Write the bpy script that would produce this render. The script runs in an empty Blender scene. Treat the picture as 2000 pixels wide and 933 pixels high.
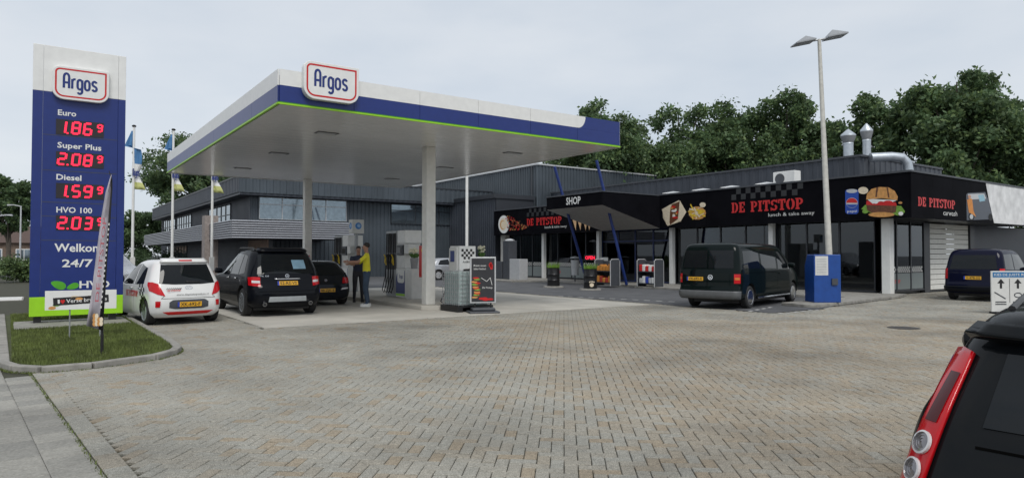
import bpy, bmesh, math, random
import numpy as np
from mathutils import Vector, Matrix
random.seed(7); np.random.seed(7)
R = math.radians
S = bpy.context.scene
COL = S.collection
# ---------------------------------------------------------------- camera
F_PX, EYE, HORIZON, CX, CY = 1312.0, 1.58, 498.0, 1000.0, 466.5
PITCH = math.atan((HORIZON-CY)/F_PX); YAW = R(54.7)
cam = bpy.data.objects.new('camera', bpy.data.cameras.new('camera')); COL.objects.link(cam)
cam.data.sensor_width = 36.0; cam.data.lens = 36.0*F_PX/2000.0
cam.data.clip_start = 0.05; cam.data.clip_end = 3000
cam.location = (0, 0, EYE); cam.rotation_euler = (R(90)+PITCH, 0, YAW-R(90)); S.camera = cam
# ---------------------------------------------------------------- world, sun, exposure
W = bpy.data.worlds.new('World'); S.world = W; W.use_nodes = True
nt = W.node_tree; nt.nodes.clear()
def N(t, **k):
    n = nt.nodes.new(t)
    for a, b in k.items(): setattr(n, a, b)
    return n
sky = N('ShaderNodeTexSky'); sky.sky_type = 'NISHITA'; sky.sun_disc = False
sky.sun_elevation = R(52); sky.sun_rotation = R(200)
sks = N('ShaderNodeVectorMath', operation='SCALE'); sks.inputs['Scale'].default_value = 0.10
tc = N('ShaderNodeTexCoord'); mp = N('ShaderNodeMapping'); mp.inputs['Scale'].default_value = (1.2, 1.2, 3.5)
nz = N('ShaderNodeTexNoise'); nz.inputs['Scale'].default_value = 1.6; nz.inputs['Detail'].default_value = 5
rp = N('ShaderNodeValToRGB'); rp.color_ramp.elements[0].position = .34; rp.color_ramp.elements[1].position = .68
rp.color_ramp.elements[0].color = (.47, .52, .58, 1); rp.color_ramp.elements[1].color = (.625, .645, .668, 1)
mx = N('ShaderNodeMixRGB'); mx.inputs[0].default_value = .90
bg = N('ShaderNodeBackground'); bg.inputs[1].default_value = 1.0; wo = N('ShaderNodeOutputWorld')
L = nt.links.new
L(sky.outputs[0], sks.inputs[0]); L(tc.outputs['Generated'], mp.inputs[0]); L(mp.outputs[0], nz.inputs[0])
L(nz.outputs[0], rp.inputs[0]); L(sks.outputs[0], mx.inputs[1]); L(rp.outputs[0], mx.inputs[2]); L(mx.outputs[0], bg.inputs[0]); L(bg.outputs[0], wo.inputs[0])
sun = bpy.data.objects.new('sun', bpy.data.lights.new('sun', 'SUN')); COL.objects.link(sun)
sun.data.energy = 1.5; sun.data.angle = R(25); sun.data.color = (1, .97, .92)
sun.rotation_euler = (R(38), 0, R(-20))
S.view_settings.view_transform = 'Standard'; S.view_settings.look = 'None'
S.view_settings.exposure = 0.40; S.view_settings.gamma = 1.0
# ---------------------------------------------------------------- photo pixel -> place
def ray(x, y):
    r0, r1 = (x-CX)/F_PX, -(y-CY)/F_PX
    c, s = math.cos(PITCH), math.sin(PITCH); up = r1*c+s; fw = -r1*s+c
    fx, fy = math.cos(YAW), math.sin(YAW)
    return Vector((fx*fw+fy*r0, fy*fw-fx*r0, up))
def gp(x, y, z=0.0):
    d = ray(x, y); t = (z-EYE)/d.z; return Vector((d.x*t, d.y*t, z))
def onX(x, y, X): d = ray(x, y); t = X/d.x; return Vector((X, d.y*t, EYE+d.z*t))
def onY(x, y, Y): d = ray(x, y); t = Y/d.y; return Vector((d.x*t, Y, EYE+d.z*t))
def atD(x, y, D):
    d = ray(x, y); t = D/(d.x*math.cos(YAW)+d.y*math.sin(YAW)); return Vector((d.x*t, d.y*t, EYE+d.z*t))
# ---------------------------------------------------------------- materials
MATS = {}
def mat(name, col=(.5, .5, .5), rough=.5, metal=0.0, var=.12, scale=6.0, bump=0.0, bscale=60.0, coat=0.0, emit=None, spec=.5, dirt=0.0):
    if name in MATS: return MATS[name]
    m = bpy.data.materials.new(name); m.use_nodes = True; MATS[name] = m
    t = m.node_tree; b = t.nodes['Principled BSDF']
    b.inputs['Roughness'].default_value = rough; b.inputs['Metallic'].default_value = metal
    b.inputs['Coat Weight'].default_value = coat; b.inputs['Coat Roughness'].default_value = .03; b.inputs['Specular IOR Level'].default_value = spec
    if emit: b.inputs['Emission Color'].default_value = (*emit[0], 1); b.inputs['Emission Strength'].default_value = emit[1]
    tcn = t.nodes.new('ShaderNodeTexCoord'); n = t.nodes.new('ShaderNodeTexNoise'); n.inputs['Scale'].default_value = scale; n.inputs['Detail'].default_value = 6
    t.links.new(tcn.outputs['Object'], n.inputs['Vector'])
    r = t.nodes.new('ShaderNodeValToRGB'); r.color_ramp.elements[0].position = .3; r.color_ramp.elements[1].position = .7
    lo = tuple(max(0, c*(1-var)) for c in col); hi = tuple(min(1, c*(1+var)) for c in col)
    r.color_ramp.elements[0].color = (*lo, 1); r.color_ramp.elements[1].color = (*hi, 1)
    t.links.new(n.outputs[0], r.inputs[0]); t.links.new(r.outputs[0], b.inputs['Base Color'])
    if bump:
        n2 = t.nodes.new('ShaderNodeTexNoise'); n2.inputs['Scale'].default_value = bscale; n2.inputs['Detail'].default_value = 4
        t.links.new(tcn.outputs['Object'], n2.inputs['Vector'])
        bp = t.nodes.new('ShaderNodeBump'); bp.inputs['Strength'].default_value = bump; bp.inputs['Distance'].default_value = .02
        t.links.new(n2.outputs[0], bp.inputs['Height']); t.links.new(bp.outputs[0], b.inputs['Normal'])
    if spec < .05: b.inputs['IOR'].default_value = 1.2
    return m
def stone_mat(name, a, b_, speck=.5, sscale=120):
    """paver: colour from the face attribute 'tint' (0 = a, 1 = b_), exposed-aggregate speckle"""
    m = bpy.data.materials.new(name); m.use_nodes = True; MATS[name] = m
    t = m.node_tree; p = t.nodes['Principled BSDF']; p.inputs['Roughness'].default_value = .85; p.inputs['Specular IOR Level'].default_value = .3
    at = t.nodes.new('ShaderNodeAttribute'); at.attribute_name = 'tint'
    ge = t.nodes.new('ShaderNodeNewGeometry')
    m1 = t.nodes.new('ShaderNodeMixRGB'); m1.inputs[1].default_value = (*a, 1); m1.inputs[2].default_value = (*b_, 1)
    t.links.new(at.outputs['Fac'], m1.inputs[0])
    n = t.nodes.new('ShaderNodeTexNoise'); n.inputs['Scale'].default_value = sscale; n.inputs['Detail'].default_value = 3
    t.links.new(ge.outputs['Position'], n.inputs['Vector'])
    n3 = t.nodes.new('ShaderNodeTexNoise'); n3.inputs['Scale'].default_value = .7; n3.inputs['Detail'].default_value = 6
    t.links.new(ge.outputs['Position'], n3.inputs['Vector'])
    r = t.nodes.new('ShaderNodeMapRange'); r.inputs[1].default_value = .3; r.inputs[2].default_value = .7; r.inputs[3].default_value = 1-speck; r.inputs[4].default_value = 1+speck
    r3 = t.nodes.new('ShaderNodeMapRange'); r3.inputs[1].default_value = .3; r3.inputs[2].default_value = .7; r3.inputs[3].default_value = .82; r3.inputs[4].default_value = 1.14
    t.links.new(n.outputs[0], r.inputs[0]); t.links.new(n3.outputs[0], r3.inputs[0])
    n4 = t.nodes.new('ShaderNodeTexNoise'); n4.inputs['Scale'].default_value = 26; n4.inputs['Detail'].default_value = 5; t.links.new(ge.outputs['Position'], n4.inputs['Vector'])
    r4 = t.nodes.new('ShaderNodeMapRange'); r4.inputs[1].default_value = .3; r4.inputs[2].default_value = .7; r4.inputs[3].default_value = .84; r4.inputs[4].default_value = 1.14; t.links.new(n4.outputs[0], r4.inputs[0])
    n5 = t.nodes.new('ShaderNodeTexNoise'); n5.inputs['Scale'].default_value = .23; n5.inputs['Detail'].default_value = 8; n5.inputs['Roughness'].default_value = .65; t.links.new(ge.outputs['Position'], n5.inputs['Vector'])
    r5 = t.nodes.new('ShaderNodeMapRange'); r5.inputs[1].default_value = .50; r5.inputs[2].default_value = .68; r5.inputs[3].default_value = 1.0; r5.inputs[4].default_value = .60; t.links.new(n5.outputs[0], r5.inputs[0])
    ma = t.nodes.new('ShaderNodeMath'); ma.operation = 'MULTIPLY'; t.links.new(r4.outputs[0], ma.inputs[0]); t.links.new(r5.outputs[0], ma.inputs[1])
    mb_ = t.nodes.new('ShaderNodeMath'); mb_.operation = 'MULTIPLY'; t.links.new(r.outputs[0], mb_.inputs[0]); t.links.new(ma.outputs[0], mb_.inputs[1])
    mu = t.nodes.new('ShaderNodeMath'); mu.operation = 'MULTIPLY'; t.links.new(mb_.outputs[0], mu.inputs[0]); t.links.new(r3.outputs[0], mu.inputs[1])
    v = t.nodes.new('ShaderNodeVectorMath'); v.operation = 'SCALE'; t.links.new(m1.outputs[0], v.inputs[0]); t.links.new(mu.outputs[0], v.inputs['Scale'])
    t.links.new(v.outputs[0], p.inputs['Base Color'])
    bp = t.nodes.new('ShaderNodeBump'); bp.inputs['Strength'].default_value = .35; bp.inputs['Distance'].default_value = .006
    t.links.new(n.outputs[0], bp.inputs['Height']); t.links.new(bp.outputs[0], p.inputs['Normal'])
    return m
def glass_mat(name, tint=(.25, .28, .3), mixf=.5):
    m = bpy.data.materials.new(name); m.use_nodes = True; MATS[name] = m
    t = m.node_tree; t.nodes.remove(t.nodes['Principled BSDF']); o = t.nodes['Material Output']
    tr = t.nodes.new('ShaderNodeBsdfTransparent'); tr.inputs[0].default_value = (*tint, 1)
    gl = t.nodes.new('ShaderNodeBsdfGlossy'); gl.inputs['Roughness'].default_value = .02; gl.inputs[0].default_value = (.9, .95, 1, 1)
    fr = t.nodes.new('ShaderNodeFresnel'); fr.inputs[0].default_value = 1.6
    mxs = t.nodes.new('ShaderNodeMixShader')
    t.links.new(fr.outputs[0], mxs.inputs[0]); t.links.new(tr.outputs[0], mxs.inputs[1]); t.links.new(gl.outputs[0], mxs.inputs[2]); t.links.new(mxs.outputs[0], o.inputs[0])
    return m
white = mat('white_paint', (.74, .74, .72), .4, var=.04)
offwhite = mat('off_white', (.62, .62, .60), .45, var=.06)
blue = mat('sign_blue', (.010, .027, .165), .35, var=.06)
lime = mat('lime_green', (.30, .62, .015), .4, var=.05)
black = mat('black_plastic', (.012, .012, .013), .5, var=.2)
gloss = mat('fascia_black', (.007, .007, .009), .30, var=.2, scale=1.5, spec=.045)
red = mat('sign_red', (.55, .012, .012), .4, var=.08)
grey = mat('grey_metal', (.30, .31, .32), .4, .3, var=.08)
lgrey = mat('light_grey_metal', (.50, .51, .52), .4, .2, var=.06)
dgrey = mat('dark_grey', (.055, .06, .07), .5, var=.12)
chrome = mat('chrome', (.75, .76, .78), .12, 1.0, var=.03)
rubber = mat('rubber', (.014, .014, .015), .75, var=.25)
led = mat('led_red', (.5, .0, .02), .5, emit=((1, .02, .06), 1.3), var=0)
plate_y = mat('plate_yellow', (.72, .38, .02), .4, var=.05)
plate_b = mat('plate_blue', (.02, .05, .35), .4)
carglass = mat('car_glass', (.006, .008, .010), .02, var=.1, spec=.30)
lampred = mat('lamp_red', (.48, .005, .010), .15, var=.15, coat=.35, spec=.25)
lampclear = mat('lamp_clear', (.62, .6, .6), .1, var=.1, coat=1)
concrete = mat('concrete', (.42, .40, .355), .8, var=.16, scale=.9, bump=.15, bscale=30)
kerbm = mat('kerb_concrete', (.25, .24, .218), .85, var=.25, scale=5, bump=.3)
asphalt = mat('asphalt', (.085, .087, .092), .8, var=.25, scale=1.2, bump=.4, bscale=150)
soil = mat('joint_sand', (.040, .040, .024), .95, var=.3, scale=8)
yellow = mat('yellow', (.72, .50, .03), .5)
cream = mat('food_cream', (.72, .62, .46), .6, var=.15, scale=20)
bunm = mat('food_bun', (.55, .27, .08), .5, var=.25, scale=8)
brownm = mat('food_brown', (.12, .045, .02), .5, var=.4, scale=15)
leafm = mat('food_green', (.16, .32, .04), .5, var=.4, scale=20)
glassm = glass_mat('shop_glass')
# ---------------------------------------------------------------- mesh builder
class MB:
    def __init__(s): s.v = []; s.f = []; s.m = []
    def add(s, vs, fs, mi=0):
        o = len(s.v); s.v += [tuple(v) for v in vs]; s.f += [tuple(i+o for i in f) for f in fs]; s.m += [mi]*len(fs); return s
    def box(s, x0, y0, z0, x1, y1, z1, mi=0):
        vs = [(x, y, z) for z in (z0, z1) for y in (y0, y1) for x in (x0, x1)]
        return s.add(vs, [(0, 2, 3, 1), (4, 5, 7, 6), (0, 1, 5, 4), (2, 6, 7, 3), (0, 4, 6, 2), (1, 3, 7, 5)], mi)
    def prism(s, poly, z0, z1, mi=0):
        n = len(poly)
        return s.add([(x, y, z0) for x, y in poly]+[(x, y, z1) for x, y in poly],
                     [tuple(range(n-1, -1, -1)), tuple(range(n, 2*n))]+[(i, (i+1) % n, n+(i+1) % n, n+i) for i in range(n)], mi)
    def poly(s, pts, mi=0): return s.add(pts, [tuple(range(len(pts)))], mi)
    def tube(s, pts, r, n=8, mi=0):
        pts = [Vector(p) for p in pts]; rs = r if isinstance(r, (list, tuple)) else [r]*len(pts)
        vs = []; fs = []
        for i, p in enumerate(pts):
            d = (pts[min(i+1, len(pts)-1)]-pts[max(i-1, 0)]).normalized()
            a = d.orthogonal().normalized() if abs(d.z) > .9 else d.cross(Vector((0, 0, 1))).normalized()
            if i and a.dot(pa) < 0: a = -a
            pa = a; b = d.cross(a)
            for k in range(n):
                t = 2*math.pi*k/n; vs.append(p+(a*math.cos(t)+b*math.sin(t))*rs[i])
        for i in range(len(pts)-1):
            for k in range(n): fs.append((i*n+k, i*n+(k+1) % n, (i+1)*n+(k+1) % n, (i+1)*n+k))
        fs += [tuple(range(n-1, -1, -1)), tuple(range((len(pts)-1)*n, len(pts)*n))]
        return s.add(vs, fs, mi)
    def lathe(s, prof, n=20, c=(0, 0, 0), axis='z', mi=0):
        vs = []; fs = []
        for r, h in prof:
            for k in range(n):
                t = 2*math.pi*k/n; a, b = r*math.cos(t), r*math.sin(t)
                q = (a, b, h) if axis == 'z' else (a, h, b) if axis == 'y' else (h, a, b)
                vs.append((q[0]+c[0], q[1]+c[1], q[2]+c[2]))
        for i in range(len(prof)-1):
            for k in range(n): fs.append((i*n+k, i*n+(k+1) % n, (i+1)*n+(k+1) % n, (i+1)*n+k))
        fs += [tuple(range(n)), tuple(range((len(prof)-1)*n, len(prof)*n))]
        return s.add(vs, fs, mi)
    def build(s, name, m, parent=None, smooth=False, bevel=0.0, ang=35):
        me = bpy.data.meshes.new(name); me.from_pydata(s.v, [], s.f)
        for q in (m if isinstance(m, (list, tuple)) else [m]): me.materials.append(q)
        me.polygons.foreach_set('material_index', s.m)
        bm = bmesh.new(); bm.from_mesh(me)
        if smooth: bmesh.ops.remove_doubles(bm, verts=bm.verts, dist=2e-5)
        bmesh.ops.recalc_face_normals(bm, faces=bm.faces); bm.to_mesh(me); bm.free()
        if smooth:
            me.polygons.foreach_set('use_smooth', [True]*len(me.polygons)); me.set_sharp_from_angle(angle=R(ang))
        o = bpy.data.objects.new(name, me); COL.objects.link(o); o.parent = parent
        if bevel:
            b = o.modifiers.new('bevel', 'BEVEL'); b.width = bevel; b.segments = 2; b.limit_method = 'ANGLE'
        return o
def thing(name, label, cat, loc=(0, 0, 0), rz=0.0, group=None):
    o = bpy.data.objects.new(name, None); COL.objects.link(o); o.location = loc; o.rotation_euler = (0, 0, rz); o.empty_display_size = .1
    return tag(o, label, cat, group)
def tag(o, label, cat, group=None):
    o['label'] = label; o['category'] = cat
    if group: o['group'] = group
    return o
def struct(o): o['kind'] = 'structure'; return o
def stuff(o): o['kind'] = 'stuff'; return o
def copy_tree(o, parent=None):
    c = o.copy(); COL.objects.link(c); c.parent = parent
    for ch in [q for q in o.children]: copy_tree(ch, c)
    return c
# ---------------------------------------------------------------- flat drawing on a plane
class Frame:
    def __init__(s, o, u, v): s.o = Vector(o); s.u = Vector(u).normalized(); s.v = Vector(v).normalized(); s.w = s.u.cross(s.v)
    def __call__(s, a, b, off=0.0): return s.o+s.u*a+s.v*b+s.w*off
def flat(name, fr, polys, mats, parent, off=.004):
    """polys: list of (points, material index, extra offset)"""
    mb = MB()
    for pts, mi, ex in polys: mb.poly([fr(a, b, off+ex) for a, b in pts], mi)
    return mb.build(name, mats, parent)
def ell(cx, cy, rx, ry, n=24, a0=0, a1=360):
    return [(cx+rx*math.cos(R(a0+(a1-a0)*i/n)), cy+ry*math.sin(R(a0+(a1-a0)*i/n))) for i in range(n+(0 if a1-a0 == 360 else 1))]
def rrect(x0, y0, x1, y1, radii, n=7):
    """radii: bl, br, tr, tl"""
    out = []
    for (cx, cy, a, r) in ((x0, y0, 180, radii[0]), (x1, y0, 270, radii[1]), (x1, y1, 0, radii[2]), (x0, y1, 90, radii[3])):
        sx = 1 if a in (180, 90) else -1; sy = 1 if a in (180, 270) else -1
        if r < 1e-4: out.append((cx, cy)); continue
        out += ell(cx+sx*r, cy+sy*r, r, r, n, a, a+90)
    return out
def stroke(pts, w):
    """mitred ribbon along a polyline, as quads"""
    pts = [p for i, p in enumerate(pts) if i == 0 or math.hypot(p[0]-pts[i-1][0], p[1]-pts[i-1][1]) > 1e-6]; nn = []
    for i in range(len(pts)):
        ds = []
        for a, b in ((i-1, i), (i, i+1)):
            if a >= 0 and b < len(pts): l = math.hypot(pts[b][0]-pts[a][0], pts[b][1]-pts[a][1]); ds.append((-(pts[b][1]-pts[a][1])/l, (pts[b][0]-pts[a][0])/l))
        nx, ny = sum(d[0] for d in ds), sum(d[1] for d in ds); l = math.hypot(nx, ny) or 1; nx, ny = nx/l, ny/l
        k = w/2/max(.5, nx*ds[0][0]+ny*ds[0][1]); nn.append((nx*k, ny*k))
    return [[(a[0]+n[0], a[1]+n[1]), (a[0]-n[0], a[1]-n[1]), (b[0]-m[0], b[1]-m[1]), (b[0]+m[0], b[1]+m[1])] for a, b, n, m in zip(pts[:-1], pts[1:], nn[:-1], nn[1:])]
def text(name, s, fr, x0, y0, x1, h, m, parent, bold=.0, off=.006, slant=0.0):
    """lettering from x0 to x1 (frame units), baseline y0, cap height h"""
    cu = bpy.data.curves.new('t', 'FONT'); cu.body = s; cu.size = 1; cu.offset = bold; cu.resolution_u = 2
    o = bpy.data.objects.new('t', cu); COL.objects.link(o)
    dg = bpy.context.evaluated_depsgraph_get(); me = bpy.data.meshes.new_from_object(o.evaluated_get(dg))
    bpy.data.objects.remove(o); bpy.data.curves.remove(cu)
    xs = [v.co.x for v in me.vertices]; a, b = min(xs), max(xs); k = (x1-x0)/(b-a); ky = h/.70
    for v in me.vertices:
        u, w = x0+(v.co.x-a)*k+slant*v.co.y*ky, y0+v.co.y*ky; v.co = fr(u, w, off)
    me.materials.clear(); me.materials.append(m); me.name = name
    q = bpy.data.objects.new(name, me); COL.objects.link(q); q.parent = parent
    return q
SEG = {'0': 'abcdef', '1': 'bc', '2': 'abged', '3': 'abgcd', '4': 'fgbc', '5': 'afgcd', '6': 'afgecd', '7': 'abc', '8': 'abcdefg', '9': 'abcdfg'}
def seven(ch, x, y, w, h, t):
    A = {'a': ((x, y+h), (x+w, y+h)), 'b': ((x+w, y+h/2), (x+w, y+h)), 'c': ((x+w, y), (x+w, y+h/2)), 'd': ((x, y), (x+w, y)), 'e': ((x, y), (x, y+h/2)), 'f': ((x, y+h/2), (x, y+h)), 'g': ((x, y+h/2), (x+w, y+h/2))}
    out = []
    for s in SEG[ch]:
        (ax, ay), (bx, by) = A[s]; g = .14*t
        if ax == bx: out += stroke([(ax, ay+t*.06), (bx, by-t*.06)], t)
        else: out += stroke([(ax+t*.35, ay), (bx-t*.35, by)], t)
    return out
def argos(x0, y0, w, h, t):
    """rounded condensed lettering; x0,y0 baseline start, total width w, cap height h"""
    k = w/4.05; P = []
    def X(pts, ox): P.extend(stroke([(x0+(ox+a)*k, y0+b*h) for a, b in pts], t))
    def arc(cx, cy, rx, ry, a0, a1): return ell(cx, cy, rx, ry, 8, a0, a1)
    X([(0, 0), (0, .75)]+arc(.31, .75, .31, .25, 180, 0)+[(.62, 0)], 0); X([(0, .38), (.62, .38)], 0)
    X([(0, 0), (0, .66)], 1.0); X([(0, .45)]+arc(.3, .45, .3, .21, 180, 70), 1.0)
    st = arc(.28, .46, .28, .2, 0, 180)+[(0, .2)]+arc(.28, .2, .28, .2, 180, 360)+[(.56, .46)]
    X(st, 1.65); X([(.56, .66), (.56, -.12)]+arc(.28, -.12, .28, .18, 0, -150), 1.65)
    X(st, 2.55)
    X(arc(.28, .5, .26, .16, 20, 200)+[(.1, .38), (.45, .28)]+arc(.28, .16, .27, .16, 20, -160), 3.45)
    return P
def slab_word(s, x0, y0, w, h):
    """heavy stencil slab capitals"""
    wd = {'D': 1, 'E': .9, 'P': .95, 'I': .55, 'T': .95, 'S': .9, 'O': 1.05, ' ': .5}
    tot = sum(wd[c]+.1 for c in s)-.1; k = w/tot; out = []; x = 0
    for c in s:
        q = wd[c]; Bx = lambda a, b, c_, d: out.append([(x0+(x+a)*k, y0+b*h), (x0+(x+c_)*k, y0+b*h), (x0+(x+c_)*k, y0+d*h), (x0+(x+a)*k, y0+d*h)])
        def bowl(cx, cy, ro, rio, roy, riy, a0, a1, n=8):
            for i in range(n):
                t0, t1 = R(a0+(a1-a0)*i/n), R(a0+(a1-a0)*(i+1)/n)
                out.append([(x0+(x+cx+r*math.cos(t))*k, y0+(cy+ry*math.sin(t))*h) for r, ry, t in ((ro, roy, t0), (ro, roy, t1), (rio, riy, t1), (rio, riy, t0))])
        if c == 'D': Bx(0, 0, .42, .12); Bx(0, .88, .42, 1); Bx(.1, .12, .38, .88); bowl(.48, .5, .5, .2, .5, .36, -90, 90)
        if c == 'E': Bx(0, 0, .85, .14); Bx(0, .86, .85, 1); Bx(.1, .14, .4, .86); Bx(.44, .42, .66, .58); Bx(.68, .14, .85, .34); Bx(.68, .66, .85, .86)
        if c == 'P': Bx(0, 0, .52, .12); Bx(0, .88, .42, 1); Bx(.1, .12, .4, .88); bowl(.46, .7, .47, .2, .3, .17, -90, 90)
        if c == 'I': Bx(0, 0, .55, .13); Bx(0, .87, .55, 1); Bx(.12, .13, .43, .87)
        if c == 'T': Bx(.2, 0, .75, .13); Bx(0, .86, .95, 1); Bx(.32, .13, .63, .86); Bx(0, .64, .16, .86); Bx(.79, .64, .95, .86)
        if c == 'O': bowl(.5, .5, .52, .2, .5, .38, 98, 262); bowl(.55, .5, .52, .2, .5, .38, -82, 82)
        if c == 'S': bowl(.45, .72, .44, .16, .28, .13, 20, 250); bowl(.45, .28, .44, .16, .28, .13, -160, 70); Bx(.0, .0, .14, .3); Bx(.76, .7, .9, 1)
        x += q+.1
    return out
# ================================================================ GROUND
g = MB(); g.poly([(-900, -900, -.06), (900, -900, -.06), (900, 900, -.06), (-900, 900, -.06)]); struct(g.build('ground', asphalt))
def sheet(name, poly, z, m): q = MB(); q.poly([(x, y, z) for x, y in poly]); return struct(q.build(name, m))
sheet('asphalt_yard', [(16.42, 10.9), (19.2, 10.98), (23.6, 12.3), (27.2, 12.5), (27.2, 46), (4, 46), (4, 30.2), (16.42, 30.2)], .004, asphalt)
slab = MB()
for i in range(3):
    for j in range(3):
        slab.box(4.05+i*3.98, 15.0+j*5.02, -.05, 4.05+i*3.98+3.968, 15.0+j*5.02+5.008, .012)
struct(slab.build('forecourt_slab', concrete, bevel=.006))
sheet('street', [(-14, -5), (-2.6, -5), (-2.6, 160), (-14, 160)], -.03, asphalt)
# --- brick paving in herringbone
stone = stone_mat('paver_stone', (.288, .281, .248), (.286, .240, .178))
BL, BW = .21, .105; BA = R(50.3); bc, bs = math.cos(BA), math.sin(BA)
e0, e1 = gp(60, 730), gp(205, 933)
edge_dir = (e1-e0).normalized()
def left_of_walk(x, y): return (edge_dir.x*(y-e0.y)-edge_dir.y*(x-e0.x))
zone = [gp(*p) for p in ((800, 624), (960, 640), (1010, 668), (1015, 700), (1060, 750), (1190, 800), (1280, 860), (1400, 940))]
def buff(x, y):
    p = Vector((x, y)); 
    fx, fy = math.cos(YAW), math.sin(YAW); d = x*fx+y*fy; l = x*fy-y*fx; u = l/d
    best = None
    for a, b in zip(zone[:-1], zone[1:]):
        da, db = a.x*fx+a.y*fy, b.x*fx+b.y*fy
        if min(da, db) <= d <= max(da, db):
            la, lb = a.x*fy-a.y*fx, b.x*fy-b.y*fx; t = (d-da)/(db-da); return l-(la+(lb-la)*t)
    return l-1.0 if d < 8 else -1
island = [gp(8, 717), gp(30, 724), gp(80, 727), gp(180, 719), gp(300, 702), gp(338, 692), gp(347, 685), gp(335, 674)]
IS = [(p.x, p.y) for p in island]
def in_poly(x, y, P):
    c = False; n = len(P)
    for i in range(n):
        (x1, y1), (x2, y2) = P[i], P[(i+1) % n]
        if (y1 > y) != (y2 > y) and x < (x2-x1)*(y-y1)/(y2-y1)+x1: c = not c
    return c
ISLAND = IS+[(1.85, 18.8), (1.75, 21.5), (-.62, 21.5)]
def paved(x, y):
    fx, fy = math.cos(YAW), math.sin(YAW); d = x*fx+y*fy; l = x*fy-y*fx
    if d < 1.6 or d > 34 or abs(l) > .80*d+.9: return False
    if y > 11.2 and x < 2.1 and (in_poly(x, y, ISLAND)): return False
    if y < 11.4 and left_of_walk(x, y) < .24: return False
    if x < 4.0: return x > (-.2 if y < 11.4 else 1.0) and y < 34
    if y < 14.95:
        if x < 16.37: return True
        return y < (10.85 if x < 19.1 else 11.08+(x-19.1)*.127 if x < 26.2 else 13.1)
    return 15.97 < x < 16.40 and y < 30
cells = []
for n_ in range(-330, 330):
    for m_ in range((-n_)//4-2, (330-n_)//4+1):
        for kind in (0, 1):
            u, v = ((n_+4*m_+1.0), n_+.5) if kind == 0 else ((n_+4*m_+3.5), n_+1.0)
            u *= BW; v *= BW; x, y = u*bc-v*bs, u*bs+v*bc
            if paved(x, y): cells.append((x, y, kind))
def brick_verts(l, w, t=.0):
    a, b = l/2-.0032, w/2-.0032; c = .0055
    return [(-a, -b, -.03), (a, -b, -.03), (a, b, -.03), (-a, b, -.03), (-a, -b, -.005), (a, -b, -.005), (a, b, -.005), (-a, b, -.005),
            (-a+c, -b+c, 0), (a-c, -b+c, 0), (a-c, b-c, 0), (-a+c, b-c, 0)]
BF = [(8, 9, 10, 11)]+[(4+i, 4+(i+1) % 4, 8+(i+1) % 4, 8+i) for i in range(4)]+[(i, (i+1) % 4, 4+(i+1) % 4, 4+i) for i in range(4)]
def tint_of(x, y):
    b = buff(x, y)+random.uniform(-.5, .5); r = random.random()
    if b > 0: return min(1.1, max(0, random.gauss(.66, .24)))
    near = max(0, 1-(x*x+y*y)**.5/13)
    return random.uniform(.45, 1.15) if r < .07+.22*near else abs(random.gauss(.12, .16))
base = MB(); base.poly([(-2.6, -2, -.022), (40, -2, -.022), (40, 12.9, -.022), (16.4, 14.9, -.022), (16.4, 31, -.022), (3.9, 36, -.022), (-2.6, 60, -.022)])
pave = struct(base.build('brick_paving', soil))
cells.sort(key=lambda c: c[0]**2+c[1]**2)
VAR = []
for i in range(14):
    me = bpy.data.meshes.new('brick'); me.from_pydata(brick_verts(BL, BW), [], BF); me.materials.append(stone)
    a = me.attributes.new('tint', 'FLOAT', 'FACE'); a.data.foreach_set('value', [i/13*1.05]*len(BF)); VAR.append(me)
for (x, y, k) in cells[:300]:
    o = bpy.data.objects.new('brick', VAR[min(13, max(0, int(tint_of(x, y)*13)))]); COL.objects.link(o); o.parent = pave
    o.location = (x, y, random.uniform(-.003, .002)); o.rotation_euler = (random.gauss(0, .006), random.gauss(0, .006), BA+(R(90) if k else 0)+random.gauss(0, .008))
V = []; Fc = []; T = []
for (x, y, k) in cells[300:]:
    a = BA+(R(90) if k else 0)+random.gauss(0, .008); c, s = math.cos(a), math.sin(a); dz = random.uniform(-.003, .002); t = tint_of(x, y); n0 = len(V)
    tx, ty = random.gauss(0, .008), random.gauss(0, .008)
    V += [(x+p[0]*c-p[1]*s, y+p[0]*s+p[1]*c, p[2]+dz+tx*p[0]+ty*p[1]) for p in brick_verts(BL, BW)]
    Fc += [tuple(i+n0 for i in f) for f in BF]; T += [t]*len(BF)
me = bpy.data.meshes.new('far_bricks'); me.from_pydata(V, [], Fc); me.materials.append(stone)
me.attributes.new('tint', 'FLOAT', 'FACE').data.foreach_set('value', T)
o = bpy.data.objects.new('far_bricks', me); COL.objects.link(o); o.parent = pave; stuff(o)
print('bricks', len(cells))
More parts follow.
